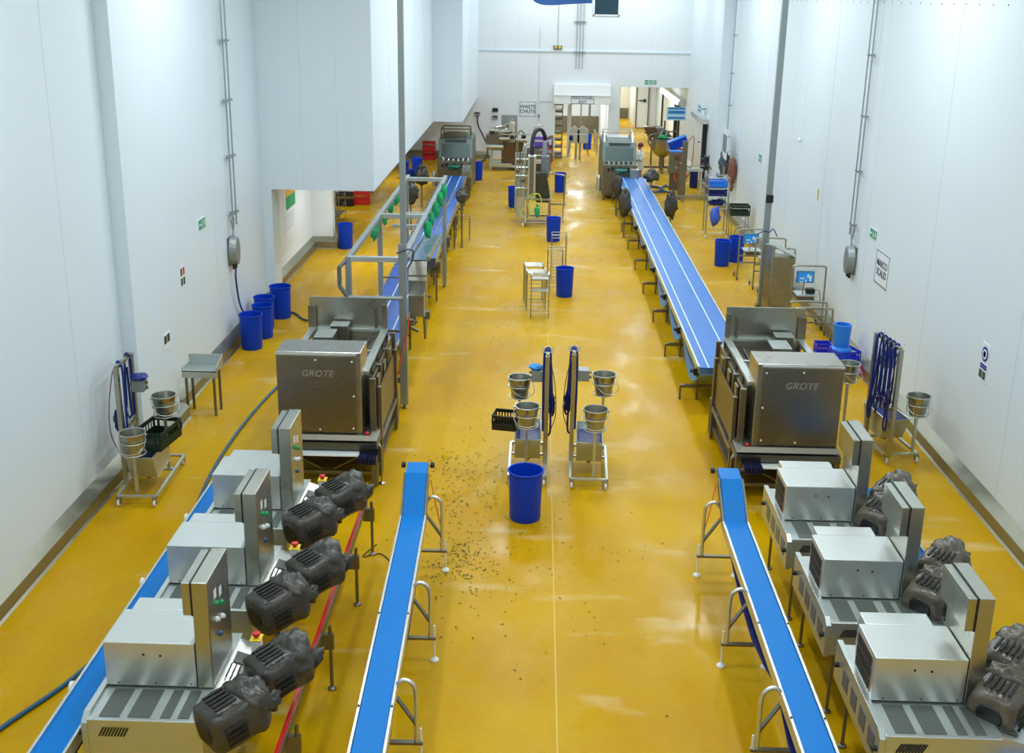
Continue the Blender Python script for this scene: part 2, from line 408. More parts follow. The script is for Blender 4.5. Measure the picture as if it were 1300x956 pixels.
m = MB(); m.box(-.016, -.01, -.13, .13, -.09, -.055); m.box(-.016, -.01, -.13, .13, -.135, -.1); m.build('blue_text_bars', inkb, t)
m = MB(); m.box(-.016, -.01, -.12, -.01, -.3, -.17); m.box(-.016, -.01, .02, .14, -.3, -.17); m.build('pictures', mat('dark_print', (60, 84, 80), .5, 0, .3, 12), t)
t = thing('notice_plate', 'small plate of four coloured safety stickers on the left wall', 'sign', (WL, 21.75, 2.5))
box(0, .01, -.15, .15, -.2, .22).build('panel', signw, t)
for i, (a, b_, mm) in enumerate(((-.13, .03, rust), (.02, .03, red), (-.13, -.17, darkgreen), (.02, -.17, ink))): box(.009, .014, a, a+.1, b_, b_+.15).build('sticker', mm, t)
t = thing('picture_notice', 'small sheet with two dark pictures low on the left wall above the steel stand', 'sign', (WL+.24, 19.85, 1.76))
box(0, .01, -.2, .16, -.16, .14).build('panel', signw, t)
m = MB(); m.box(.009, .014, -.17, -.04, -.05, .1); m.box(.009, .014, 0, .13, -.05, .1); m.build('pictures', darkgreen, t)
t = thing('yellow_label', 'narrow yellow upright label on the right wall', 'label', (WR, 29.8, 3.07)); box(-.01, 0, -.05, .05, -.17, .17).build('panel', yellow, t); box(-.013, -.009, -.02, .02, -.13, .13).build('print', rust, t)

# conduits down the walls
def conduit(label, x, y, z0, z1, n, side, clamps, group=None, gap=.09):
    t = thing('wall_conduit', label, 'conduit', (x, y, z0), 0, group)
    for i in range(n): MB().cyl((side*.10, (i-(n-1)/2)*gap, 0), (side*.10, (i-(n-1)/2)*gap, z1-z0), .017, n=8).build('conduit_pipe', galv, t, smooth=True)
    for zc in clamps:
        m = MB(); m.bar((0, -.0, zc-z0), (side*.14, 0, zc-z0), .04); m.box(side*.08-.02, side*.08+.045*side+.02, -.26, .26, zc-z0-.02, zc-z0+.02); m.build('clamp', galv, t)
    return t
conduit('twin steel conduit down the left wall to an oval junction box', WL, 25.5, 2.8, CEIL, 2, 1, (3.1, 4.4, 5.65, 6.95, 8.2), gap=.3)
conduit('twin steel conduit down the right wall to an oval junction box', WR, 26.0, 2.75, CEIL, 2, -1, (3.0, 4.25, 5.5, 6.85, 8.1), gap=.3)
conduit('single thin conduit on the far part of the right wall', WR-.05, 44.0, 1.9, CEIL, 1, -1, (2.9, 4.1, 5.3, 6.7, 8.0))
t = thing('far_wall_conduit', 'three parallel thin conduits hanging down the far wall', 'conduit', (2.0, YF, 4.55))
for i in (-1, 0, 1): MB().cyl((i*.16, -.08, 0), (i*.16, -.08, CEIL-4.55), .016, n=8).build('conduit_pipe', galv, t, smooth=True)
for zc in (.8, 2.25): box(-.28, .28, -.1, 0, zc, zc+.05).build('clamp', galv, t)
def junction(label, x, y, z, side):
    t = thing('junction_box', label, 'junction box', (x, y, z))
    m = MB(); n = 20
    prof = [(0.24*sin(2*pi*k/n)*1.0, .36*cos(2*pi*k/n)) for k in range(n)]
    if side > 0: m.hull([(.04, a, b_) for a, b_ in prof], [(.20, a*.8, b_*.9) for a, b_ in prof])
    else: m.hull([(-.04, a, b_) for a, b_ in prof], [(-.20, a*.8, b_*.9) for a, b_ in prof])
    m.build('cover', galv, t, .01)
    box(min(0, side*.05), max(0, side*.05), -.2, .2, -.32, .32).build('back_plate', steel_d, t)
    m = MB()
    for a in (-.1, 0, .1): m.cyl((side*.1, a, -.3), (side*.1, a, -.42), .03, n=8)
    m.build('cable_gland', black, t)
    m = MB(); m.tube(smoothpath([(side*.10, -.15, .75), (side*.12, -.1, .6), (side*.1, .03, .45), (side*.1, -.02, .28)]), .016, 6); m.tube(smoothpath([(side*.10, .15, .75), (side*.1, .1, .55), (side*.1, .0, .4), (side*.1, .04, .28)]), .016, 6); m.build('loop_cable', galv, t, smooth=True)
    return t
junction('oval grey junction box on the left wall above the blue bins', WL, 25.3, 2.25, 1)
junction('oval grey junction box on the right wall near the scale stands', WR, 25.9, 2.2, -1)
def cable(name, label, pts, r, m, cat='cable', group=None):
    p0 = Vector(pts[0]); t = MB().tube(smoothpath([Vector(p)-p0 for p in pts]), r, 8).build(name, m, smooth=60, loc=p0); return tag(t, label, cat, group)
cable('blue_cable', 'blue cable falling from the left junction box behind the bins', [(WL+.12, 25.3, 1.85), (WL+.13, 25.2, 1.6), (WL+.10, 25.5, .95), (WL+.08, 26.0, .55), (WL+.08, 26.7, .42), (WL+.08, 27.4, .41)], .022, hoseb)
cable('floor_hose', 'grey-blue hose snaking over the floor from the bins to the left slicer', [(-6.85, 28.1, .34), (-6.72, 28.2, .05), (-6.2, 27.9, .03), (-5.9, 27.4, .03), (-5.7, 27.3, .03), (-5.5, 27.9, .03), (-5.3, 28.9, .03), (-4.9, 29.3, .03), (-4.4, 29.2, .03), (-4.0, 28.6, .03)], .03, hoseg, 'hose')
cable('teal_hose', 'teal hose curving across the floor left of the topping machines', [(-5.0, 24.0, .03), (-5.35, 22.35, .03), (-5.5, 20.8, .03), (-5.55, 19.2, .03), (-5.5, 17.6, .03), (-5.3, 15.8, .03), (-5.1, 14.2, .03), (-5.2, 12.9, .03), (-5.48, 11.6, .03), (-5.9, 10.6, .03), (-6.2, 9.6, .03)], .028, hoset, 'hose')
cable('pull_cord', 'thin white pull cord with a ball end hanging beside the right wall', [(WR-.08, 32.2, CEIL), (WR-.08, 32.2, 7), (WR-.08, 32.2, 4.25)], .008, white, 'cord')
t = MB().lathe([(.01, -.06), (.05, -.03), (.05, .03), (.01, .06)], 12).build('cord_ball', white, bpy.data.objects['pull_cord'], smooth=60); t.location = (0, 0, 4.22-CEIL)
# two tall poles rising to the ceiling
def pole(label, x, y, r):
    t = thing('ceiling_pole', label, 'pole', (x, y, 0))
    m = MB(); m.box(-r, r, -r, r, 3.4 if x < 0 else .1, CEIL); m.build('pole_tube', galv, t, .006)
    return t
t = pole('tall square grey drop pole above the left conveyor frame', -2.54, 21.2, .055)
t = pole('tall grey pole from floor to ceiling beside the open steel cabinet', 6.14, 29.5, .075)
box(-.12, .12, -.12, .12, 0, .12).build('pole_foot', steel_d, t); box(-.09, .09, -.14, -.07, 2.9, 3.1).build('switch_box', black, t)
# ---------------------------------------------------------------- topping machines (six)
def make_topper(mx, my, nx, ny):    # local origin: front left corner of the housing, on the floor
    t = thing('topping_machine', '-', 'machine')
    m = MB(); m.box(0, .92, 0, .64, 1.26, 1.75); m.box(.07, .78, .64, .88, 1.26, 1.75); h = m.build('housing', alum, t, .006)
    m = MB()
    for (x, z) in ((.40, 1.62), (.57, 1.61)): m.cyl((x, -.006, z), (x, .01, z), .012, n=10)
    for x in (.12, .5, .86): m.cyl((x, -.006, 1.29), (x, .01, 1.29), .008, n=8)
    m.pieces('bolt', slot, h)
    v = box(-.006, 0, .08, .60, 1.30, 1.70).build('vent_panel', rust if False else mat('tan_reflecting_steel', (170, 140, 96), .35, .8, .1), t)
    m = MB()
    for i in range(3): m.box(-.012, -.004, .11, .57, 1.32+i*.128, 1.425+i*.128)
    m.pieces('vent_opening', slot, v)
    # control cabinet
    c = box(.93, 1.09, 0, .74, 1.25, 2.44).build('control_cabinet', mat('cabinet_steel', (178, 180, 170), .30, .95, .05, 2), t, .008)
    box(.83, .92, .01, .72, 2.07, 2.43).build('cabinet_cover', MATS['cabinet_steel'], c, .006)
    box(.915, .935, .0, .73, 2.07, 2.44).build('cover_gap_shade', slot, c)  # dark strip painted in for the shade of the gap behind the cover
    for (y, z, mm) in ((.24, 2.08, green), (.42, 1.99, green), (.24, 1.90, white), (.42, 1.83, white), (.30, 1.70, hoset)):
        MB().lathe([(.030, 0), (.030, .012), (.022, .02), (.022, .035)], 14, (1.09, y, z), 'x').build('push_button', mm, c, smooth=60)
    for (y, z) in ((.24, 2.19), (.42, 2.12)): box(1.089, 1.093, y-.04, y+.04, z-.05, z+.05).build('button_label', white, c)
    # base deck
    b = MB(); b.box(0, 1.12, -.55, 1.05, .82, 1.24); base = b.build('base_cabinet', steel_l, t, .006)
    sp = MB().prism_x([(-.55, .80), (1.1, .80), (1.1, 1.27), (-.45, 1.27), (-.55, 1.20)], -.06, 0).build('side_panel', steel_l, base, .004)
    m = MB()
    for i in range(4): m.box(-.066, -.058, -.4+i*.32, -.2+i*.32, .93, 1.13)
    m.pieces('side_window', mat('blue_grey_window', (60, 78, 104), .3), sp)
    m = MB(); m.lathe([(.03, 0), (.03, -.05)], 12, (-.06, -.48, 1.05), 'x'); m.lathe([(.03, 0), (.03, -.05)], 12, (-.06, .95, 1.05), 'x'); m.pieces('clamp_knob', black, sp)
    for (x0, x1) in ((.10, .30), (.38, .60), (.70, .80), (.87, .98)): box(x0, x1, -.5, -.04, 1.238, 1.246).build('deck_grating', grate, base)
    m = MB()
    for i in range(9): m.add([(.10+i*.03, -.556, 1.06), (.12+i*.03, -.556, 1.06), (.17+i*.03, -.556, 1.16), (.15+i*.03, -.556, 1.16)], [(0, 1, 2, 3)])
    m.build('front_vent', slot, base)
    # right hand tray carrying the motors
    m = MB(); m.hull([(1.12, -.5, 1.0), (1.50, -.5, 1.0), (1.50, .95, 1.0), (1.12, .95, 1.0)], [(1.12, -.5, 1.24), (1.46, -.5, 1.12), (1.46, .95, 1.12), (1.12, .95, 1.24)]); tr = m.build('motor_tray', alum, t, .004)
    for y in (-.42, -.1, .5): MB().add([(1.15, y, 1.240), (1.33, y, 1.178), (1.33, y+.2, 1.178), (1.15, y+.2, 1.240)], [(0, 1, 2, 3)]).build('tray_grating', grate, tr)
    m = MB()
    for i in range(7): m.bar((1.16+i*.045, .2-.02*i, 1.26-.02*i), (1.16+i*.045, .44, 1.26-.02*i), .012)
    m.build('tray_ribs', slot, tr)
    # e-stop
    if not SIDE_R:
        ex = 1.36 if not SIDE_R else 1.2; ey = my+1.22 if not SIDE_R else my-.5
        e = box(ex-.05, ex+.05, ey-.06, ey+.06, 1.16, 1.40).build('emergency_stop_box', white, t, .01)
        box(ex-.06, ex+.06, ey-.07, ey+.07, 1.40, 1.408).build('yellow_plate', yellow, e)
        MB().lathe([(.02, 0), (.02, .03), (.042, .035), (.042, .06), (.02, .066)], 16, (ex, ey, 1.405)).build('red_button', red, e, smooth=60)
    for i, (cx, cy, sd) in enumerate(((mx, my, 3), (nx, ny, 8))):
        M = Matrix.Translation((cx, cy, 1.34)) @ Matrix.Rotation(R(47), 4, 'Z') @ Matrix.Rotation(R(-8), 4, 'Y')
        q = MB(); q.M = M; n = 32; prof = [(-.33, .17), (-.31, .225), (-.2, .235), (-.1, .238), (0, .238), (.1, .24), (.17, .25), (.23, .235), (.28, .19), (.32, .13), (.34, .05)]
        vs = []; fs = []
        for a, (x, r) in enumerate(prof):
            for k in range(n):
                ph = 2*pi*k/n; amp = .08 if x < .15 else .28
                rr = r*(1+amp*noise.noise(Vector((x*5, cos(ph)*1.6+sd, sin(ph)*1.6+i)))+(.04*noise.noise(Vector((x*16, cos(ph)*4, sin(ph)*4+sd)))))
                sq = 1/max(abs(cos(ph)), abs(sin(ph)))**.5
                vs.append((x, rr*cos(ph)*sq, rr*sin(ph)*sq))
        for a in range(len(prof)-1):
            for k in range(n): fs.append((a*n+k, a*n+(k+1)%n, (a+1)*n+(k+1)%n, (a+1)*n+k))
        fs += [tuple(range(n-1, -1, -1)), tuple((len(prof)-1)*n+k for k in range(n))]
        q.add(vs, fs); q.blob((.14, .0, .05), (.22, .25, .235), sd+i, .28, 1.8, 28, 20); q.blob((.33, -.1, -.04), (.12, .07, .10), sd+i+4, .6, 2, 16, 12)
        g = q.build('motor_cover_bag', bagr if SIDE_R else bag, t, smooth=120)
        q = MB(); q.M = M
        for k in range(5):
            for (sa, tag_) in ((-1, 0), (1, 1)):
                if sa > 0: p_ = (-.14+k*.06, .243)     # top face
                else: p_ = (-.12+k*.055, 0)
                if sa > 0: q.bar((-.24, p_[0], .262), (-.02, p_[0], .262), .024, .02)
                elif k < 4: q.bar((-.24, -.262, p_[0]+.02), (-.02, -.262, p_[0]+.02), .02, .024)
        q.pieces('vent_slot', slot, g)
        q = MB(); q.M = M; q.cyl((-.35, 0, 0), (-.32, 0, 0), .12, .14, n=16); q.build('motor_flange', black, t, smooth=40)
    for (x, y) in ((.08, -.45), (1.04, -.45), (.08, .95), (1.04, .95)):
        m = MB(); m.cyl((x, y, .02), (x, y, .82), .02, n=8); m.lathe([(.05, 0), (.05, .02), (.02, .03)], 12, (x, y, 0)); m.build('leg', steel_d, t)
    return t
LG, RG = 'topping machines of the left line', 'topping machines of the right line'
SIDE_R = False
tl = make_topper(1.44, -.52, 1.72, .28)
dy = ('farthest topping machine of the left line, next to the big left slicer cabinet', 'middle topping machine of the three in the left line', 'nearest topping machine of the left line, at the lower left of the picture')
for i, (x, y) in enumerate(((-4.30, 13.85), (-4.26, 11.80), (-4.24, 9.74))):
    o = tl if i == 0 else dup(tl, (0,0,0)); o.location = (x, y, 0); o['label'] = dy[i]; o['group'] = LG
SIDE_R = True
tr_ = make_topper(1.30, -.02, 1.66, .66)
dy = ('farthest topping machine of the right line, next to the big right slicer cabinet', 'middle topping machine of the three in the right line', 'nearest topping machine of the right line, at the lower right of the picture')
for i, (x, y) in enumerate(((3.46, 13.92), (3.47, 11.87), (3.49, 9.83))):
    o = tr_ if i == 0 else dup(tr_, (0,0,0)); o.location = (x, y, 0); o['label'] = dy[i]; o['group'] = RG

# ---------------------------------------------------------------- conveyors
def leg_foot(m, x, y, z, r=.02): m.cyl((x, y, .03), (x, y, z), r, n=8); m.lathe([(.055, 0), (.055, .015), (.02, .04)], 14, (x, y, 0))
def topping_conveyor(name_label, x0, x1, y0, y1, z, redside):
    t = thing('belt_conveyor', name_label, 'conveyor', (x0, y0, 0)); W = x1-x0; Lh = y1-y0
    box(.025, W-.025, 0, Lh, z-.02, z).build('belt', beltb, t)
    box(.03, W-.03, .1, Lh-.1, z-.2, z-.17).build('return_belt', blued, t)
    box(0, .03, 0, Lh, z-.12, z+.03).build('side_rail', steel_l, t, .004)
    box(W-.03, W, 0, Lh, z-.12, z+.03).build('side_rail', steel_l, t, .004)
    for y in (.4, 2.6, Lh-.5):
        m = MB(); leg_foot(m, .06, y, z-.12); leg_foot(m, W-.06, y, z-.12); m.bar((.06, y, .3), (W-.06, y, .3), .04); m.build('leg_frame', steel_d, t, smooth=40)
    for y in (1.2, 3.4, 5.2):
        MB().lathe([(.02, 0), (.06, -.01), (.06, -.05), (.02, -.06)], 14, (0, y, z-.03), 'x').build('tension_wheel', white, t)
    return t
t = topping_conveyor('blue belt conveyor running along the wall side of the left topping machines', -4.74, -4.375, 8.9, 16.0, 1.0, 1)
t2 = thing('support_rail', 'red topped steel support rail on levelling feet beside the bagged motors', 'rail', (-2.42, 9.2, 0))
box(-.02, .02, 0, 5.9, .86, .90).build('red_strip', red, t2, .004); box(-.03, .03, 0, 5.9, .74, .86).build('steel_beam', steel_d, t2, .004)
for y in (.5, 2.4, 4.35, 5.8):
    m = MB(); leg_foot(m, .1, y, .86, .022); m.box(-.02, .14, y-.03, y+.03, .55, .75); m.build('leg', steel_d, t2, smooth=40)
topping_conveyor('wide blue belt conveyor seen behind the right topping machines', 4.62, 5.45, 8.9, 16.1, .78, 1)

def infeed(label, x, y0, y1, yaw, side, z=1.03):   # x,y0 = near end centre ; side: +1 legs bulge to +x
    t = thing('infeed_conveyor', label, 'conveyor', (x, y0, 0), yaw); L_ = y1-y0; k = L_-.95; W = .15
    zt = z+.42
    prof = [(0, z), (k, z), (k+.55, zt), (L_-.06, zt+.02), (L_, zt-.03), (L_-.05, zt-.09), (k+.55, zt-.1), (k, z-.08), (0, z-.08)]
    MB().prism_x([(a, b_) for a, b_ in prof][::-1][::-1], -W, W).build('belt', beltb, t, .004)
    sag = [(0, z-.1), (.6, z-.32), (1.3, z-.36), (2.0, z-.14), (2.6, z-.30), (3.4, z-.42), (4.2, z-.38), (k-.1, z-.12)]
    sag = [p for p in sag if p[0] <= k]
    MB().prism_x([(a, b_) for a, b_ in sag] + [(a, b_-.02) for a, b_ in sag[::-1]], -W, W).build('return_belt', blued, t)
    for s_ in (-1, 1):
        x0_, x1_ = sorted((s_*(W+.005), s_*(W+.035)))
        MB().prism_x([(0, z-.12), (k, z-.12), (k, z+.02), (0, z+.02)], x0_, x1_).build('side_rail', alum, t, .003)
        MB().prism_x([(k, z-.12), (k+.6, zt-.13), (k+.6, zt-.02), (k, z+.02)], x0_, x1_).build('nose_plate', steel_d, t, .003)
        MB().lathe([(.045, 0), (.045, .05), (.02, .06)], 14, (s_*(W+.03) if s_ > 0 else -(W+.09), L_-.05, zt-.03), 'x').build('roller_bearing', black, t)
        m = MB()
        for yy in (1.2, 3.0): m.lathe([(.012, 0), (.012, .01)], 8, (s_*(W+.02), yy, z+.02))
        m.pieces('rail_bolt', black, t)
    for yy in (k+.35, k-1.95, k-4.0):
        if yy < 0: continue
        m = MB(); zz = z+.1 if yy > k else z+.02
        m.tube(smoothpath([(side*.16, yy, zz-.05), (side*.24, yy, zz+.04), (side*.34, yy, zz), (side*.38, yy, zz-.12), (side*.38, yy, .6), (side*.38, yy, .32)], 5), .025, 10)
        m.build('leg_hoop', alum, t, smooth=50)
        m = MB(); m.bar((side*.38, yy, .55), (side*.12, yy+.1, z-.15), .05, .02); m.bar((-side*.12, yy, .32), (side*.45, yy, .32), .06, .03); m.bar((-side*.12, yy, .32), (-side*.12, yy, z-.1), .04); m.build('leg_brace', steel_d, t)
        for sx_ in (side*.43, -side*.12):
            m = MB(); m.cyl((sx_, yy, .03), (sx_, yy, .50), .012, n=8); m.lathe([(.055, 0), (.055, .02), (.02, .05)], 14, (sx_, yy, 0)); m.build('levelling_foot', white, t, smooth=40)
    cab = MB().tube(smoothpath([(side*.2, L_-.3, zt-.15), (side*.3, L_-.5, z-.1), (side*.36, L_-.55, .7)]), .008, 6).build('cable', orange, t)
    return t
infeed('narrow bright blue incline conveyor in the lower left of the aisle', -1.50, 8.6, 15.15, R(1.2), 1)
infeed('narrow bright blue incline conveyor in the lower right of the aisle', 2.87, 8.6, 15.2, R(-.1), -1)

def leg_T(m, x, y, z, side, w=.5):   # bracket leg reaching out sideways
    m.bar((x, y, z), (x+side*w, y, z-.02), .07, .05); m.bar((x+side*w, y, z-.02), (x+side*w, y, .04), .045); m.lathe([(.05, 0), (.05, .02), (.02, .04)], 12, (x+side*w, y, 0))
# right long conveyor
t = thing('long_belt_conveyor', 'long pale blue belt conveyor with white guide lines on the right of the aisle', 'conveyor', (3.84, 21.2, 0))
LL = 24.6
box(-.5, .5, 0, LL, .98, 1.0).build('belt', beltl, t)
m = MB()
for x in (-.33, .17): m.box(x-.012, x+.012, 0, LL, 1.0, 1.004)
m.pieces('guide_line', whitem, t)
for s_ in (-1, 1):
    x0_, x1_ = sorted((s_*.505, s_*.545)); box(x0_, x1_, 0, LL, .88, 1.02).build('side_rail', steel_l, t, .004)
sag = []
n = 0
while n*2.9 < LL-.1:
    for k in range(8):
        a = n*2.9 + 2.9*k/8
        if a < LL: sag.append((a, .86-.55*(sin(pi*k/8)**1)*(1 if n in (0, 1, 2) else .5)))
    n += 1
sag.append((LL, .86))
MB().prism_x(sag + [(a, b_-.015) for a, b_ in sag[::-1]], -.5, .5).build('return_belt', mat('grey_blue_belt_underside', (120, 152, 176), .4), t)
for n in range(9):
    y = .9+n*2.9; m = MB()
    if y > LL: break
    m.bar((-.5, y, .3), (.5, y, .3), .05); m.bar((-.4, y, .0), (-.4, y, .9), .05); m.bar((.4, y, 0), (.4, y, .9), .05); m.bar((-.75, y, .3), (-.4, y, .3), .09, .06); m.bar((-.75, y, 0), (-.75, y, .3), .04)
    m.build('leg_frame', steel_d, t)
for n in range(6):
    y = .1+n*2.9; m = MB(); m.box(-.62, -.54, y-.06, y+.06, .82, .96); m.cyl((-.68, y, .9), (-.5, y, .9), .04, n=10); m.build('bearing_block', black, t)
# left long conveyor
t = thing('long_belt_conveyor', 'long wet blue belt conveyor running under the steel overhead frame on the left', 'conveyor', (-3.30, 21.0, 0)); LL = 24.2
box(-.45, .45, 0, LL, .98, 1.0).build('belt', mat('wet_blue_belt', (40, 100, 190), .2, 0, .25, 5, spec=.4), t)
m = MB()
for x in (-.12, .25): m.box(x-.015, x+.015, 0, LL, 1.0, 1.004)
m.pieces('guide_line', whitem, t)
for s_ in (-1, 1):
    x0_, x1_ = sorted((s_*.455, s_*.495)); box(x0_, x1_, 0, LL, .86, 1.02).build('side_rail', steel, t, .004)
for n in range(8):
    y = 1.0+n*3.1; m = MB(); m.bar((-.4, y, 0), (-.4, y, .9), .05); m.bar((.42, y, 0), (.42, y, .9), .05); m.bar((-.4, y, .35), (.42, y, .35), .05); m.bar((.42, y, .55), (.62, y, .45), .06); m.build('leg_frame', steel_d, t)
m = MB()
for n in range(10): m.box(.5, .6, 1.4+n*2.3, 1.6+n*2.3, .72, .92)
m.pieces('bearing_block', steel_d, t)

# overhead frame over the left conveyor
t = thing('overhead_frame', 'grey steel portal frame standing over the left conveyor with green cloths', 'frame', (-3.09, 21.2, 0))
XL, XR_, ZT = -.53, .53, 3.12; YE = 10.4
for x in (XL, XR_): box(x-.05, x+.05, 0, YE, ZT-.1, ZT).build('top_rail', galv, t, .006)
for y in (0, 4.45, 9.9): box(XL, XR_, y-.05, y+.05, ZT-.1, ZT+.003).build('cross_bar', steel_l, t, .006)
for y in (6.6, 8.3): box(XL, XR_, y-.04, y+.04, ZT-.75, ZT-.68).build('cross_bar', steel_l, t, .006)
for (x, y, z) in ((XL, 0, ZT), (XR_, 0, 3.4), (XL, 4.45, ZT), (XL, 9.9, ZT), (XR_, 9.9, ZT)):
    w_ = .075 if (x, y) == (XR_, 0) else .055
    p = box(x-w_, x+w_, y-w_, y+w_, .1, z-.003).build('post', galv, t, .006)
    m = MB(); leg_foot(m, x, y, .12, .03); m.build('levelling_foot', steel_d, p)
m = MB()
for a_, b_ in zip([(XL, -.0, ZT-.04), (XL-.16, -.12, ZT-.20), (XL-.16, -.12, ZT-.58), (XL, -.12, ZT-.80)], [(XL-.16, -.12, ZT-.20), (XL-.16, -.12, ZT-.58), (XL, -.12, ZT-.80), (XR_, -.1, ZT-.80)]): m.tube([a_, b_], .042, 8); m.build('bent_guard_bar', galv, t)
m = MB(); m.bar((XL, 0, ZT-1.5), (XR_, 0, ZT-1.5), .04); m.bar((XL, 4.45, 1.6), (XR_, 4.45, 1.6), .03); m.pieces('lower_tie_bar', steel_d, t)
m = MB(); m.box(XR_+.05, XR_+.2, -.06, .06, 1.75, 1.87); m.box(XR_+.2, XR_+.28, -.02, .02, 1.80, 1.84); m.box(XR_-.15, XR_-.05, -.05, .05, .55, .65); m.pieces('clamp_bracket', steel_d, t)
m = MB().tube(smoothpath([(XR_+.12, -.09, 1.95), (XR_+.06, -.1, 1.5), (XR_-.05, -.1, 1.1), (XR_-.1, -.1, .75)]), .016, 6).build('orange_cable', orange, t, smooth=60)
m = MB().tube(smoothpath([(XR_-.1, -.12, 3.22), (XR_+.1, -.13, 3.30), (XR_+.2, 0, 3.25), (XR_+.18, .1, 3.05), (XR_+.1, .05, 2.9)]), .02, 6).build('tied_hose', hoseg, t, smooth=60)
gr_l = 'green cloths hanging from the portal frame'
def rag(x, y, z, sd, sz=1.):
    o = MB().blob((0, 0, 0), (.085*sz, .11*sz, .19*sz), sd, .5, 2.6, 16, 12).build('hanging_cloth', greenc, smooth=60, loc=(x, y, z)); return o
for i, (x, y, z, where) in enumerate(((-3.70, 25.3, 2.78, 'nearest to the front on the left rail'), (-3.70, 27.0, 2.78, 'second along the left rail'), (-3.70, 28.2, 2.86, 'third along the left rail'), (-3.70, 29.4, 2.84, 'last one on the left rail'),
        (-2.44, 25.0, 2.90, 'lowest of the right rail'), (-2.44, 26.0, 2.96, 'second along the right rail'), (-2.44, 27.1, 2.96, 'third along the right rail'), (-2.44, 28.3, 3.02, 'fourth along the right rail'), (-2.44, 29.4, 3.02, 'last one on the right rail'))):
    tag(rag(x, y, z, i+2, 1.0 if i not in (5,) else .8), 'crumpled green cloth tied to the portal frame, '+where, 'cloth', gr_l)
# elevated steel chute and drive box beside the near post
t = thing('steel_chute', 'inclined stainless chute above a square drive box beside the portal post', 'chute', (-2.45, 22.6, 0))
m = MB(); m.hull([(-.17, .0, 2.30), (.2, .0, 2.30), (.2, .08, 2.30), (-.17, .08, 2.30)], [(-.17, .25, 2.66), (.2, .25, 2.66), (.2, .33, 2.66), (-.17, .33, 2.66)]); m.box(-.17, .2, .05, .3, 1.7, 2.42); m.build('front_plate', steel, t, .006)
m = MB(); m.add([(-.17, .28, 2.68), (.2, .28, 2.68), (.24, 3.2, 2.60), (-.12, 3.2, 2.60)], [(0, 1, 2, 3)]); m.add([(-.17, .28, 2.66), (.2, .28, 2.66), (.24, 3.2, 2.58), (-.12, 3.2, 2.58)], [(3, 2, 1, 0)]); m.build('slide_plate', mat('blue_grey_steel', (120, 146, 176), .3, .8, .1), t)
m = MB(); m.bar((.22, .3, 2.70), (.26, 3.2, 2.62), .05, .08); m.bar((-.19, .3, 2.70), (-.14, 3.2, 2.62), .03, .08); m.pieces('edge_rail', steel, t)
box(-.13, .19, -.35, .05, 1.62, 2.08).build('drive_box', steel, t, .008)
m = MB(); m.prism_x([(-.3, 1.62), (-.05, 1.05), (.3, 1.3), (.1, 1.7)], .16, .2); m.box(.2, .28, -.1, .1, 1.5, 1.66); m.bar((-.1, -.3, 1.7), (-.09, -1.34, 1.7), .06); m.build('support', steel_d, t)
t = thing('side_belt', 'short narrow wet blue belt beside the portal frame ending in a dark nose', 'conveyor', (-2.78, 28.8, 0))
MB().prism_x([(0, 1.28), (11.5, 1.28), (11.5, 1.33), (0, 1.33)], -.12, .14).build('belt', MATS['wet_blue_belt'], t, .004)
m = MB(); m.box(.14, .18, 0, 11.5, 1.16, 1.36); m.box(-.16, -.12, 0, 11.5, 1.16, 1.36); m.pieces('side_rail', steel, t, .004)
m = MB(); m.hull([(-.16, -.14, 1.12), (.18, -.14, 1.12), (.18, -.002, 1.12), (-.16, -.002, 1.12)], [(-.16, -.05, 1.36), (.18, -.05, 1.36), (.18, -.002, 1.36), (-.16, -.002, 1.36)]); m.build('nose', black, t)
for y in (.6, 3.8, 7.2, 10.6): m = MB(); m.bar((.14, y, 1.2), (.14, y, .03), .05); m.bar((.14, y, .9), (.0, y, 1.25), .05); m.bar((.14, y, .9), (.14, y+.5, .6), .08); m.box(.16, .26, y-.15, y+.15, .85, 1.15); m.build('leg_frame', steel_d, t)

# ---------------------------------------------------------------- big slicers
perf = mat('perforated_brown_steel', (122, 112, 84), .35, .85, .2, 10)
def perforate(m):
    nt = m.node_tree; N = nt.nodes; L = nt.links; b = N['Principled BSDF']; tc = N.new('ShaderNodeTexCoord')
    v = N.new('ShaderNodeTexVoronoi'); v.inputs['Scale'].default_value = 22; v.inputs['Randomness'].default_value = 0
    L.new(tc.outputs['Object'], v.inputs['Vector'])
    c = N.new('ShaderNodeMath'); c.operation = 'LESS_THAN'; c.inputs[1].default_value = .33; L.new(v.outputs['Distance'], c.inputs[0])
    old = b.inputs['Base Color'].links[0].from_socket; mx = N.new('ShaderNodeMix'); mx.data_type = 'RGBA'; mx.inputs['B'].default_value = (.012, .010, .006, 1)
    L.new(c.outputs[0], mx.inputs['Factor']); L.new(old, mx.inputs['A']); L.new(mx.outputs['Result'], b.inputs['Base Color'])
    s_ = N.new('ShaderNodeMath'); s_.operation = 'MULTIPLY_ADD'; s_.inputs[1].default_value = -.8; s_.inputs[2].default_value = .85; L.new(c.outputs[0], s_.inputs[0]); L.new(s_.outputs[0], b.inputs['Metallic'])
perforate(perf)
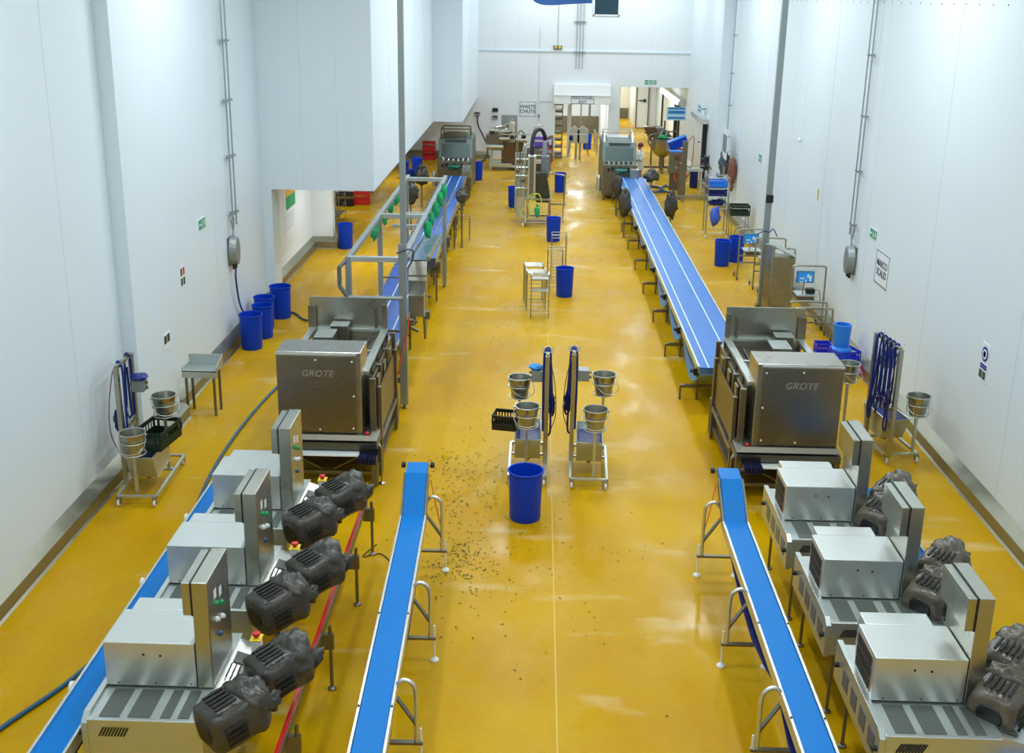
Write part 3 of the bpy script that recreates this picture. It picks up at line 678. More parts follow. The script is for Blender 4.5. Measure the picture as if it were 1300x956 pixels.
def slicer(label, X0, Y0, sx):
    t = thing('slicer_machine', label, 'machine', (X0, Y0, 0))
    def bx(m, a, b_, *r): a, b_ = sorted((a*sx, b_*sx)); return m.box(a, b_, *r)
    W = 1.40
    c = bx(MB(), 0, W, .02, .72, .94, 2.36).build('front_cabinet', steel_b, t, .012)
    d = bx(MB(), .01, W-.09, -.02, .02, .97, 2.31).build('cabinet_door', mat('bronze_tinted_steel', (138, 132, 116), .3, .92, .1, 5, .04, (1, 1, 30)), c, .006)
    bx(MB(), .0, W-.07, -.028, .02, 2.315, 2.34).build('drip_edge', alum, c)
    m = MB()
    for (x, z) in ((.66, 2.24), (1.26, 2.22), (1.28, 1.62), (1.26, 1.05), (.7, 1.02)): m.cyl((x*sx, -.034, z), (x*sx, -.02, z), .016, n=10)
    m.pieces('door_screw', white, d)
    text('GROTE', .155, mat('etched_lettering', (168, 165, 152), .5, .6), d, MF(sx*.68, -.0215, 2.0), bold=.0015, shear=.25, space=1.08, depth=.001)
    # body
    m = MB(); bx(m, .04, 1.46, .74, 3.0, .78, 1.72); m.build('body', steel_d, t, .006)
    m = MB()
    for (a, b_, y0, y1) in ((-.02, .10, .7, 3.0), (1.34, 1.46, .4, 3.0)): bx(m, a, b_, y0, y1, 1.86, 1.92)
    for (y0, y1) in ((1.55, 1.61), (2.9, 3.0), (.74, .82)): bx(m, .1, 1.34, y0, y1, 1.86, 1.915)
    m.build('top_frame', steel_l, t, .004)
    m = MB()
    for x in (.0, 1.42):
        for y in (.9, 1.6, 2.3, 2.95): bx(m, x, x+.04, y-.02, y+.02, 1.7, 1.87)
    m.pieces('frame_post', steel_d, t)
    for (a, y, z, w_, dd) in ((.26 if sx > 0 else .43, 1.90, 1.99, .33, .50), (.43 if sx > 0 else .24, 2.62 if sx > 0 else 2.62, 1.99, .32, .32 if 0 else .30)):
        b_ = MB(); x0_, x1_ = sorted((a*sx, (a+w_)*sx)); b_.box(x0_, x1_, y, y+dd, z-.22, z+.04); b_.build('feed_box', steel_d, t, .006)
        b_ = MB(); b_.box(x0_-.01, x1_+.01, y-.01, y+dd+.01, z+.04, z+.06); b_.build('feed_lid', steel_l, t, .004)
    m = MB()
    for x in (.25, .42, 1.12, 1.25): m.cyl((x*sx, .95, 1.75), (x*sx, 2.8, 1.75), .03, n=8)
    m.pieces('guide_rod', steel, t, smooth=40)
    bx(MB(), -.03, W+.04, 3.0, 3.03, 1.70, 2.50).build('splash_plate', steel, t, .004)
    m = MB()
    bx(m, -.05, .11, 2.93, 3.0, 1.92, 2.34); bx(m, 1.22, 1.25, 2.90, 3.0, 1.92, 2.34); bx(m, 1.36, 1.45, 2.93, 3.0, 1.92, 2.38); m.pieces('splash_bracket', steel_d, t, .006)
    # aisle side: perforated guards, columns
    for (y0, y1) in ((.35, 1.0), (1.1, 1.9), (2.0, 2.9)): bx(MB(), 1.52, 1.55, y0, y1, .85, 1.80).build('perforated_guard', perf, t)
    m = MB()
    for y in (.28, 1.05, 1.95, 2.95): bx(m, 1.50, 1.60, y-.04, y+.04, .0 if y in (.28, 2.95) else .7, 1.84)
    for y in (.5, 2.6): bx(m, 1.60, 1.67, y-.05, y+.05, .03, 1.62)
    bx(m, 1.5, 1.67, .5, 2.6, .60, .68); m.build('side_column', steel_d, t, .004)
    bx(MB(), 1.61, 1.63, .55, 2.5, .75, 1.55).build('side_guard', perf, t)
    for y in (.75, 1.5, 2.25): bx(MB(), 1.56, 1.60, y-.12, y+.12, .85, 1.75).build('side_strip', steel_d, t, .004)
    m = MB(); m.cyl((1.7*sx, .1, .03), (1.7*sx, .1, .7), .014, n=8); m.lathe([(.06, 0), (.06, .02), (.02, .04)], 14, (1.7*sx, .1, 0)); m.bar((1.7*sx, .1, .62), (1.55*sx, .3, .9), .03); m.build('side_strut', steel, t)
    # skirt and lower deck
    m = MB(); x0_, x1_ = sorted((-.06*sx, 1.66*sx)); x2_, x3_ = sorted((.0*sx, 1.54*sx))
    m.hull([(x0_, -.11, .86), (x1_, -.11, .86), (x1_, .7, .86), (x0_, .7, .86)], [(x2_, -.05, .94), (x3_, -.05, .94), (x3_, .7, .94), (x2_, .7, .94)]); m.build('skirt', steel_d, t, .004)
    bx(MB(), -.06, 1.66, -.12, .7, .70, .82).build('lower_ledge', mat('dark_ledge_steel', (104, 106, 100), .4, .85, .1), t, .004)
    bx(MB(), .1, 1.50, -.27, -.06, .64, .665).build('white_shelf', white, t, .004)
    m = MB()
    for x in (-.02, 1.60):
        for y in (.0, 2.9): bx(m, x-.05, x+.05, y-.05, y+.05, .03, .72)
    m.bar((0, 0, .25), (1.6*sx, 0, .25), .06); m.bar((0, 2.9, .25), (1.6*sx, 2.9, .25), .06); m.bar((0, 0, .25), (0, 2.9, .25), .06); m.bar((1.6*sx, 0, .25), (1.6*sx, 2.9, .25), .06)
    m.bar((.1*sx, .02, .62), (.7*sx, .02, .3), .05, .02); m.bar((1.5*sx, .02, .62), (.9*sx, .02, .3), .05, .02); m.build('lower_frame', steel_d, t)
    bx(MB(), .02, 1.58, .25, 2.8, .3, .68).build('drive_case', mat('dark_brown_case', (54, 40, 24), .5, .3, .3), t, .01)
    MB().lathe([(.02, 0), (.035, 0), (.035, .03), (.01, .05)], 12, (1.48*sx, -.02, .95)).build('red_button', red, t)
    return t
slicer('large stainless slicer with an etched front cabinet on the left line', -4.22, 17.42, 1)
slicer('large stainless slicer with an etched front cabinet on the right line', 5.06, 17.32, -1)
def comb_crate(label, x, y, z):
    t = thing('comb_tray', label, 'tray', (x, y, z))
    box(-.16, .16, -.14, .14, -.02, .0).build('base_plate', black, t)
    for i in range(9): box(-.15+i*.036, -.135+i*.036, -.14, .14, 0, .09).build('comb_blade', blued if i % 2 else black, t)
    box(-.16, .16, .14, .16, 0, .16).build('back_wall', black, t)
    return t
comb_crate('black and blue comb tray fixed at the foot of the left slicer', -2.68, 17.05, .62)
comb_crate('black and blue comb tray fixed at the foot of the right slicer', 3.62, 16.95, .66)
t = thing('wire_mat', 'small black and yellow wire mesh lying behind the farthest right topping machine', 'mesh', (4.42, 16.6, .78))
m = MB()
for i in range(7): m.bar((-.15+i*.05, -.12, 0), (-.15+i*.05, .12, 0), .012); 
for i in range(5): m.bar((-.16, -.12+i*.06, .006), (.16, -.12+i*.06, .006), .012)
m.build('mesh', yellow, t)
# ---------------------------------------------------------------- blue bins
def make_bin():
    t = thing('blue_bin', '-', 'bin')
    MB().lathe([(.215, 0), (.225, .02), (.245, .66), (.235, .66), (.212, .04), (.0, .035)], 36, cap=False).build('bin_body', bluebin, t, smooth=40)
    MB().lathe([(.0, .0), (.215, .0)], 36, cap=False).build('bin_base', bluebin, t)
    MB().ring((0, 0, .665), .250, .014, 36, 8).build('rim', bluebin, t, smooth=60)
    return t
bn = make_bin()
BINS = [(-.065, 16.36, 1.10, 'blue round bin in front of the left bucket trolley in the aisle', None), (.85, 30.35, 1., 'blue round bin standing right of the small steel racks in the aisle', None),
 (.62, 37.7, 1., 'blue round bin in the aisle between the filling machine and the small racks', None), (1.02, 47.8, 1., 'blue round bin right of the central filling machine', None),
 (-.86, 44.0, 1., 'blue round bin left of the central filling machine', None), (-2.67, 50.6, 1., 'blue round bin right of the far left hooded machine', None),
 (-5.5, 51.6, 1., 'blue round bin behind its twin near the red crates', None), (-6.0, 50.6, .95, 'blue round bin half hidden by the bulkhead near the red crates', None), (-5.55, 49.6, .7, 'lower blue bin below the pair near the red crates', None),
 (-6.2, 35.9, 1., 'blue round bin against the white wall stub by the alcove', None),
 (5.87, 34.5, 1., 'left one of the two blue bins between the rack trolley and the scale stands', None), (6.41, 35.1, 1., 'right one of the two blue bins between the rack trolley and the scale stands', None),
 (-6.58, 24.95, 1.06, 'nearest blue bin of the four in a row along the left wall', 1), (-6.52, 25.85, 1., 'second blue bin from the front of the four along the left wall', 1), (-6.66, 26.6, 1., 'third blue bin from the front of the four along the left wall', 1), (-6.48, 27.6, 1.08, 'farthest blue bin of the four along the left wall', 1),
 (2.75, 62.1, 1.0, 'blue bin with a bag seen through the personnel exit', None)]
for i, (x, y, s_, lb, g) in enumerate(BINS):
    o = bn if i == 0 else dup(bn, (0, 0, 0)); o.location = (x, y, 0); o.scale = (s_, s_, 1.2*min(s_, 1.03)); o['label'] = lb; o['group'] = 'blue bins along the left wall' if g else 'blue bins around the hall'

# ---------------------------------------------------------------- bucket trolleys
def make_bucket():
    t = thing('steel_bucket', '-', 'bucket')
    MB().lathe([(.095, 0), (.10, .005), (.148, .27), (.141, .27), (.095, .015), (0, .012)], 28, cap=False).build('bucket_body', steel, t, smooth=40)
    MB().lathe([(0, 0), (.095, 0)], 28, cap=False).build('bucket_base', steel, t); m = MB(); m.ring((0, 0, .27), .150, .007, 28, 6); m.build('rim', steel_l, t, smooth=60)
    m = MB(); m.tube(smoothpath([(-.155, 0, .25), (-.165, -.06, .16), (-.12, -.15, .08), (0, -.17, .05), (.12, -.15, .08), (.165, -.06, .16), (.155, 0, .25)]), .005, 6)
    m.cyl((-.17, 0, .25), (-.14, 0, .25), .014, n=8); m.cyl((.14, 0, .25), (.17, 0, .25), .014, n=8); m.build('handle', steel_l, t, smooth=60)
    return t
bk0 = None
def bucket(x, y, z, label, rz=0):
    global bk0
    if bk0 is None: bk0 = make_bucket(); o = bk0
    else: o = dup(bk0, (0, 0, 0))
    o.location = (x, y, z); o.rotation_euler = (0, 0, rz); o.scale = (1.36, 1.36, 1.36); o['label'] = label; o['group'] = 'steel buckets on the trolleys'
def trolley(label, X, Y, rz, sx, H=2.08, L=1.5, hoses=3, names=None, b2=(.30, .95, 1.16), fr=(.35, 1.05), box_z=1.62, b1=(.10, .02, .98), crate=False):
    t = thing('hygiene_trolley', label, 'trolley', (X, Y, 0), rz)
    Wd = .62
    m = MB()
    for x in (-Wd/2, Wd/2): m.bar((x, 0, .16), (x, L, .16), .045)
    for y in (0, L*.65, L): m.bar((-Wd/2, y, .16), (Wd/2, y, .16), .045)
    m.build('base_frame', steel_l, t, .003)
    for (x, y) in ((-.29, 0), (.29, 0), (-.29, L), (.29, L)):
        m = MB(); m.lathe([(.055, -.018), (.06, -.012), (.06, .012), (.055, .018)], 18, (x, y-.03, .06), 'x'); c = m.build('caster', white, t, smooth=40)
        m = MB(); m.box(x-.035, x-.024, y-.06, y+.01, .05, .15); m.box(x+.024, x+.035, y-.06, y+.01, .05, .15); m.box(x-.035, x+.035, y-.05, y+.03, .13, .15); m.build('caster_fork', steel, c)
    # tub with sloping front
    tub = MB(); a, b_ = -.22, .22; o_ = [(.25, .72), (.45, .30), (1.15, .30), (1.25, .72)]
    for (h1, h2, flip) in ((0, 0, 0),):
        tub.add([(a, y, z) for y, z in o_] + [(b_, y, z) for y, z in o_] , [(3, 2, 1, 0), (4, 5, 6, 7), (0, 1, 5, 4), (1, 2, 6, 5), (2, 3, 7, 6)])
        i_ = [(.275, .72), (.465, .32), (1.135, .32), (1.225, .72)]
        tub.add([(a+.02, y, z) for y, z in i_] + [(b_-.02, y, z) for y, z in i_], [(0, 1, 2, 3), (7, 6, 5, 4), (4, 5, 1, 0), (5, 6, 2, 1), (6, 7, 3, 2)])
    tb = tub.build('tub', steel_l, t)
    m = MB(); m.tube([(a, .25, .72), (b_, .25, .72), (b_, 1.25, .72), (a, 1.25, .72)], .012, 8, True); m.build('tub_rim', steel_l, tb)
    box(a+.02, b_-.02, .33, 1.2, .58, .6).build('tub_liquid', blued, tb)
    m = MB(); m.cyl((0, .7, .18), (0, .7, .3), .04, n=10); m.build('tub_stem', steel_d, tb)
    # hose frame
    xs = sx*.31; y0, y1 = fr
    m = MB(); m.bar((xs, y0, .18), (xs, y0, H), .075); m.bar((xs, y1, .18), (xs, y1, H), .075); m.bar((xs, y0, H), (xs, y1, H), .06); m.bar((xs, y0, 1.05), (xs, y1, 1.05), .05); f = m.build('hose_frame', steel, t, .004)
    m = MB()
    for k in range(3):
        y = y0+.1+k*(y1-y0-.2)/2
        m.tube([(xs-.1, y, H+.06), (xs-.1, y, H+.03), (xs+.1, y, H+.03), (xs+.1, y, H+.06)], .008, 6)
    for k in range(2): m.tube(smoothpath([(xs, y0+.1+k*.3, 1.2), (xs+sx*.12, y0+.1+k*.3, 1.2), (xs+sx*.16, y0+.1+k*.3, 1.28)]), .008, 6)
    m.pieces('hook', steel_l, f, smooth=60)
    for k in range(hoses):
        y = y0+.14+k*(y1-y0-.32)/max(1, hoses-1); lo = .62+.16*((k*7) % 4); e = .03*((k*5) % 4)
        pts = [(xs-sx*.05, y, lo+.1), (xs-sx*.06, y-.02, 1.4), (xs-sx*.055, y, H-.1), (xs-sx*.02, y, H+.045), (xs+sx*.03, y+.02, H+.04), (xs+sx*.06, y+.03, H-.12), (xs+sx*(.065+e*.5), y+.02, 1.4), (xs+sx*(.08+e), y+.05, lo+.15), (xs+sx*(.05+e), y+.07, lo), (xs+sx*(.0+e), y+.09, lo+.06), (xs+sx*.035, y+.08, 1.3), (xs+sx*.04, y+.06, H-.2)]
        MB().tube(smoothpath(pts, 5), .019, 8).build('hose', hoseb if k % 2 == 0 else blued, t, smooth=60)
    MB().tube(smoothpath([(xs+sx*.05, y0-.02, H-.05), (xs+sx*.14, y0-.05, 1.6), (xs+sx*.16, y0-.05, 1.1), (xs+sx*.06, y0-.03, .75)], 6), .008, 6).build('thin_hose', rust, t, smooth=60)
    g = MB().blob((xs+sx*.09, y0+.12, 1.25), (.06, .08, .18), 3, .4, 3, 12, 10).build('spray_gun_bundle', blued, t, smooth=60)
    # control box
    xi = xs-sx*.17
    c = box(min(xi-.1, xi+.1), max(xi-.1, xi+.1), y1-.3, y1-.08, box_z, box_z+.2).build('control_box', galv, t, .01)
    m = MB(); m.bar((xs, y1-.19, box_z+.1), (xi, y1-.19, box_z+.1), .04)
    for k in range(2): m.cyl((xi-sx*.1, y1-.19, box_z+.05+.09*k), (xi-sx*.14, y1-.19, box_z+.05+.09*k), .025, n=8)
    m.build('box_bracket', steel_d, c)
    # bucket posts with ring holders
    for i, (bx_, by, bz) in enumerate((b1, b2)):
        bx_ = -sx*bx_
        m = MB(); m.bar((bx_, by, .18), (bx_, by, bz-.02), .045); m.cyl((bx_, by, bz-.02), (bx_, by, bz), .12, n=18)
        m.ring((bx_, by, bz+.02), .19, .008); m.ring((bx_, by, bz+.22), .20, .008)
        for k in range(4): a_ = pi/4+k*pi/2; m.cyl((bx_+.19*cos(a_), by+.19*sin(a_), bz+.02), (bx_+.20*cos(a_), by+.20*sin(a_), bz+.22), .007, n=6); m.cyl((bx_+.11*cos(a_), by+.11*sin(a_), bz-.01), (bx_+.19*cos(a_), by+.19*sin(a_), bz+.02), .007, n=6)
        m.build('bucket_holder', steel_l, t, smooth=40)
        p = Matrix.Translation((X, Y, 0)) @ Matrix.Rotation(rz, 4, 'Z') @ Vector((bx_, by, bz))
        bucket(p.x, p.y, p.z+.004, names[i], .6*i)
    return t
trolley('stainless hose and bucket trolley in the aisle behind the nearest blue bin', -.05, 17.62, R(0), 1, names=('front bucket of the left aisle trolley', 'rear higher bucket of the left aisle trolley'), b1=(.02, .1, 1.03), b2=(.16, .95, 1.25), fr=(.55, 1.0), H=2.15)
trolley('stainless hose and bucket trolley in the aisle, right of its twin', 1.0, 17.55, R(-2), -1, names=('front bucket of the right aisle trolley', 'rear higher bucket of the right aisle trolley'), b1=(.08, .1, 1.03), b2=(.22, .9, 1.38), fr=(.75, 1.15), H=2.15)
trolley('stainless hose and bucket trolley against the left wall holding a dark green crate', -6.35, 16.45, R(2), -1, names=('front bucket of the trolley at the left wall', 'rear bucket of the trolley at the left wall'), b1=(-.02, .10, .86), b2=(-.22 if 0 else .20, 1.15, 1.12), fr=(.45, 1.2), H=2.2, L=1.7, hoses=2)
trolley('stainless hose and bucket trolley against the right wall draped with many dark blue hoses', 6.72, 19.0, R(8), -1, names=('bucket on the wall side of the right wall trolley', 'bucket half hidden behind the hoses of the right wall trolley'), b1=(.25, .08, .88), b2=(-.42, 1.62, 1.0), fr=(-.15, .85), H=2.2, hoses=5, L=1.4)
def make_crate(name, label, x, y, z, rz, m_, w=.6, d=.4, h=.28, cat='crate', group=None):
    t = thing(name, label, cat, (x, y, z), rz, group); m = MB()
    m.box(-w/2, w/2, -d/2, d/2, 0, .012)
    for (x0, x1, y0, y1) in ((-w/2, w/2, -d/2, -d/2+.012), (-w/2, w/2, d/2-.012, d/2), (-w/2, -w/2+.012, -d/2, d/2), (w/2-.012, w/2, -d/2, d/2)): m.box(x0, x1, y0, y1, 0, h*.45); m.box(x0, x1, y0, y1, h*.8, h)
    n = 8
    for i in range(n+1):
        x_ = -w/2+.006+(w-.012)*i/n
        for y_ in (-d/2+.006, d/2-.006): m.box(x_-.012, x_+.012, y_-.006, y_+.006, h*.45, h*.8)
    for i in range(7):
        y_ = -d/2+.006+(d-.012)*i/6
        if i in (2, 3, 4): continue
        for x_ in (-w/2+.006, w/2-.006): m.box(x_-.006, x_+.006, y_-.02, y_+.02, h*.45, h*.8)
    m.build('crate_body', m_, t)
    r_ = MB()
    r_.tube([(-w/2, -d/2, h), (w/2, -d/2, h), (w/2, d/2, h), (-w/2, d/2, h)], .012, 6, True); r_.build('rim', m_, t)
    return t
make_crate('plastic_crate', 'dark green crate lying in the trolley at the left wall', -6.26, 17.35, .74, R(82), darkgreen, .78, .5, .3)
make_crate('plastic_crate', 'black crate hung on the left side of the left aisle trolley', -.44, 18.25, .80, R(-10), mat('black_green_crate', (14, 26, 18), .5), .42, .36, .26)
tag(MB().blob((0, 0, 0), (.12, .14, .035), 5, .4, 3).build('cleaning_cloth', cloth, smooth=60, loc=(.06, 18.45, 1.86)), 'light blue cloth on the box of the left aisle trolley', 'cloth')
tag(MB().blob((0, 0, 0), (.15, .14, .05), 6, .4, 3).build('cleaning_cloth', hoseb, smooth=60, loc=(-6.5, 17.42, 1.87)), 'crumpled blue cloth on the box of the left wall trolley', 'cloth')
tag(MB().blob((0, 0, 0), (.12, .12, .08), 7, .4, 3).build('cleaning_cloth', hoseb, smooth=60, loc=(6.5, 19.5, 1.9)), 'crumpled blue cloth on the box of the right wall trolley', 'cloth')

# ---------------------------------------------------------------- small racks, stands
t = thing('steel_stand', 'small stainless side table with a raised back edge against the left wall', 'table', (-6.46, 20.6, 0))
m = MB(); m.box(-.34, .34, -.14, .36, .92, .94); m.prism_x([(-.14, .80), (-.12, .80), (-.12, .94), (-.14, .94)], -.34, .34); m.box(-.34, .34, .34, .36, .94, 1.14); m.box(-.34, -.32, -.14, .36, .94, 1.0); m.hull([(.32, -.14, .94), (.34, -.14, .94), (.34, .36, .94), (.32, .36, .94)], [(.32, -.14, 1.0), (.34, -.14, 1.0), (.34, .36, 1.14), (.32, .36, 1.14)]); m.build('table_top', steel_l, t, .003)
for (x, y) in ((-.28, -.08), (.26, -.08), (-.28, .3), (.26, .3)): box(x-.022, x+.022, y-.022, y+.022, 0, .92).build('leg', steel_d, t)
def rack(name, label, x, y, rz, w, d, h, shelves, tops, wires=True, cat='rack'):
    t = thing(name, label, cat, (x, y, 0), rz)
    for (a, b_) in ((-w/2, -d/2), (w/2, -d/2), (-w/2, d/2), (w/2, d/2)):
        m = MB(); m.cyl((a, b_, .02), (a, b_, h), .014, n=8); m.lathe([(.03, 0), (.03, .012), (.012, .03)], 10, (a, b_, 0)); m.build('leg', rust if 0 else steel, t, smooth=40)
    m = MB()
    for z in shelves:
        m.tube([(-w/2, -d/2, z), (w/2, -d/2, z), (w/2, d/2, z), (-w/2, d/2, z)], .011, 6, True)
    m.build('cross_rails', steel, t)
    for z in tops: box(-w/2, w/2, -d/2, d/2, z-.01, z+.01).build('shelf', steel, t, .003)
    return t
t = rack('tray_rack', 'tall narrow stainless rack in the aisle, nearest of the small racks', .16, 28.2, 0, .46, .30, 1.12, (.35, .12), (1.02, .70))
m = MB()
for k in range(7): m.bar((-.23, -.14+k*.045, 1.13), (.23, -.14+k*.045, 1.13), .02, .01)
for k in (-.22, .22): m.bar((k, -.15, 1.10), (k, .15, 1.16), .02)
m.build('roller_slats', steel, t)
for i, (x, y, l) in enumerate(((.05, 29.0, 'low roller rack just behind the nearest small rack'), (-.02, 29.8, 'low roller rack with raised side rollers at the back of the left row'))):
    t = rack('roller_rack', l, x, y, R(4), .50, .42, .98, (.3, .62), ())
    m = MB()
    for k in range(6): m.cyl((-.25, -.2+k*.08, 1.0), (.25, -.2+k*.08, 1.0), .022, n=8)
    m.pieces('roller', steel, t, smooth=40)
    m = MB()
    for a in (-.25, .25): m.bar((a, -.22, 1.03), (a, .22, 1.03), .03, .06)
    m.pieces('side_plate', steel, t)
for i, (x, y, h, l) in enumerate(((.58, 30.98, 1.22, 'narrow tube frame beside the blue bin, front one of the right row'), (.70, 32.1, 1.40, 'taller narrow tube frame behind the first, back one of the right row'))):
    t = rack('ladder_frame', l, x, y, 0, .42, .45, h, (.15, .35, .55, .75, .95, h-.08, h), (), cat='rack')
t = rack('tube_stool', 'low tube frame stool beside the left conveyor', -2.45, 37.3, 0, .46, .5, .86, (.84,), ())

# ---------------------------------------------------------------- hooded tray machines at the far end
def hooded(label, X, Y, rail):
    t = thing('hooded_machine', label, 'machine', (X, Y, 0)); W = .70
    MB().box(-W, W, .6, 4.2, .25, 1.45).build('body', steel_d, t, .01)
    m = MB(); m.hull([(-W, 1.4, 1.45), (W, 1.4, 1.45), (W, 4.0, 1.45), (-W, 4.0, 1.45)], [(-W, 1.55, 2.25), (W, 1.55, 2.25), (W, 4.0, 2.25), (-W, 4.0, 2.25)]); h = m.build('hood', mat('grey_green_steel', (120, 136, 134), .38, .8, .12), t, .01)
    MB().hull([(-W+.12, 1.36, 1.52), (W-.12, 1.36, 1.52), (W-.12, 1.42, 1.52), (-W+.12, 1.42, 1.52)], [(-W+.12, 1.46, 2.05), (W-.12, 1.46, 2.05), (W-.12, 1.52, 2.05), (-W+.12, 1.52, 2.05)]).build('hood_window', mat('smoky_window', (84, 102, 100), .2, .3), h)
    m = MB(); 
    for k in range(7): m.box(-W+.25, W-.25, 1.515+.0, 1.54, 2.08+k*.022, 2.09+k*.022)
    m.build('louvres', slot, h)
    m = MB()
    for x in (-W+.08, W-.16): m.bar((x, 1.6, 2.25), (x, 1.8, 2.62), .05); m.bar((x, 3.2, 2.25), (x, 3.0, 2.62), .05); m.bar((x, 1.8, 2.62), (x, 3.0, 2.62), .05)
    m.bar((-W+.08, 1.8, 2.62), (W-.16, 1.8, 2.62), .05); m.bar((-W+.08, 3.0, 2.62), (W-.16, 3.0, 2.62), .05); m.build('top_rail', steel_d if not rail else alum, t)
    MB().box(-W+.2, W-.3, 2.0, 2.8, 2.25, 2.42).build('top_tray', alum if rail else steel_d, t, .01)
    m = MB()
    for k in range(6): m.tube(smoothpath([(-W+.22+k*.2, 1.3, 1.40), (-W+.18+k*.2, 1.1, 1.52), (-W+.26+k*.2, .9, 1.5), (-W+.2+k*.2, .7, 1.34)], 3), .03, 6)
    m.pieces('air_hose', steel_l, t, smooth=60)
    m = MB()
    for k in range(8): m.box(-W+.18+k*.16, -W+.28+k*.16, .55, 1.25, 1.2, 1.32+.05*(k % 2))
    m.pieces('nozzle', black, t, .01)
    m = MB().blob((0, .35, 1.24), (.26, .2, .09), 4, .5, 4, 20, 10).build('green_tray', mat('dark_teal_cloth', (14, 110, 96), .6, 0, .3, 12), t, smooth=60)
    box(W-.34, W+.02, .0, .6, .85, 1.35).build('side_box', steel, t, .012)
    m = MB()
    for (x, y) in ((-W+.06, .65), (W-.06, .65), (-W+.06, 4.1), (W-.06, 4.1), (W-.06, .05), (W-.4, .05)): m.bar((x, y, .02), (x, y, .85), .07); m.lathe([(.06, 0), (.06, .02), (.03, .04)], 10, (x, y, 0))
    m.bar((W-.4, .05, .3), (W-.06, .05, .3), .05); m.bar((W-.4, .05, .6), (W-.06, .05, .6), .05); m.build('leg_frame', steel_d, t)
    MB().lathe([(.1, 0), (.1, .5), (.08, .6), (.04, .63)], 16, (-W-.14, .9, .35)).build('filter_bottle', steel_l, t, smooth=50)
    return t
hooded('hooded stainless tray machine at the far end of the left conveyor', -3.40, 45.6, False)
hooded('hooded stainless tray machine at the far end of the right conveyor', 3.42, 45.4, True)
def bagged_motor(label, x, y, z, r, h, tilt=0., sd=1):
    t = thing('bagged_motor', label, 'motor', (x, y, 0))
    m = MB().blob((0, 0, z), (r, r*.9, h), sd, .32, 2.2, 20, 16); m.build('bag', bag, t, smooth=60)
    m = MB(); m.blob((0, 0, z+h*.95), (r*.45, r*.4, .10), sd+1, .5, 3, 12, 8); m.build('bag_knot', bag, t, smooth=60)
    m = MB(); m.bar((0, 0, z-h), (0, 0, .03), .05); m.lathe([(.06, 0), (.06, .02), (.03, .04)], 10); m.build('stand_post', steel_d, t)
    return t
bagged_motor('black bagged motor on a post right of the right long conveyor', 4.68, 38.6, 1.15, .22, .44, sd=3)
bagged_motor('black bagged motor on the left edge of the right long conveyor, nearer one', 3.08, 38.5, 1.2, .22, .46, sd=5)
bagged_motor('black bagged motor beside the right hooded machine outlet', 3.08, 42.7, 1.15, .19, .46, sd=6)
bagged_motor('wide black bag hanging at the outlet of the right hooded machine', 4.47, 43.6, 1.38, .32, .2, sd=9)
bagged_motor('black bagged motor with a tail left of the left hooded machine', -4.50, 43.8, 1.2, .28, .36, sd=11)
bagged_motor('black bagged cone shaped motor inside the left portal frame', -4.42, 39.2, 1.3, .26, .42, sd=13)
bagged_motor('small round black bag beside the right edge of the left side belt', -2.42, 36.4, 1.7, .2, .22, sd=15)
# ---------------------------------------------------------------- central filling machine and the machines behind it
t = thing('filling_machine', 'tall stainless filling machine with a black hose arch in the middle of the aisle', 'machine', (0.0, 40.0, 0))
m = MB()
for x in (-.38, .5): m.bar((x, 0, .15), (x, 1.5, .15), .07)
for y in (0, .45, 1.5): m.bar((-.38, y, .15), (.5, y, .15), .07)
for (x, y) in ((-.3, .1), (.5, .1), (-.3, 1.4), (.5, 1.4)): m.bar((x, y, .15), (x, y, 1.0), .08)
m.bar((-.38, .1, 1.0), (.5, .1, 1.0), .07); m.bar((-.38, 1.4, 1.0), (.5, 1.4, 1.0), .07); m.bar((-.38, .1, 1.0), (-.38, 1.4, 1.0), .07); m.bar((.5, .1, 1.0), (.5, 1.4, 1.0), .07)
m.build('base_frame', steel, t, .005)
for (x, y) in ((-.45, 0), (.5, 0), (-.45, 1.5), (.5, 1.5)): MB().lathe([(.06, -.02), (.075, -.012), (.075, .012), (.06, .02)], 16, (x, y, .075), 'x').build('caster', white, t, smooth=40)
box(-.32, -.02, .2, .6, 1.0, 2.55).build('front_column', steel_l, t, .02)
box(-.25, -.10, .18, .2, 1.1, 2.5).build('column_groove', steel_d, t)
box(.20, .36, .9, 1.2, 1.0, 3.0).build('rear_column', galv, t, .02)
box(.16, .46, .5, .9, 1.75, 2.5).build('control_cabinet', mat('blue_grey_cabinet', (112, 126, 138), .4, .5), t, .02)
MB().hull([(-.0, .3, .85), (.55, .3, .85), (.55, .8, .85), (.0, .8, .85)], [(-.02, .2, 1.95), (.36, .2, 1.95), (.36, .8, 1.95), (-.02, .8, 1.95)]).build('black_hopper_cover', mat('dark_green_grey_bag', (52, 54, 46), .35, 0, .3, 8, .3), t, .02)
MB().tube(smoothpath([(-.17, .4, 2.5), (-.18, .45, 2.9), (-.12, .55, 3.25), (.02, .7, 3.42), (.18, .85, 3.36), (.27, .95, 3.15), (.28, 1.0, 2.95)], 6), .07, 12).build('black_hose_arch', mat('navy_rubber', (18, 24, 38), .35), t, smooth=60)
m = MB(); m.cyl((.3, 1.0, 3.0), (.3, 1.0, 3.2), .05, n=10); m.cyl((.3, 1.0, 3.1), (.55, 1.0, 3.15), .02, n=8); m.box(.42, .58, .95, 1.05, 3.05, 3.18); m.build('valve_head', steel_d, t)
box(-.34, .2, .75, 1.3, 1.0, 2.2).build('brown_body', rust, t, .02)
m = MB()
for z in (1.3, 1.75, 2.05, 2.35): m.cyl((-.75, .7, z), (-.3, .7, z), .035, n=8)
for x in (-.75, -.66, -.55, -.4): m.cyl((x, .7, .4 if x < -.7 else 1.0), (x, .7, 2.6), .035, n=8)
m.box(-.72, -.40, .75, .95, .2, 1.9)
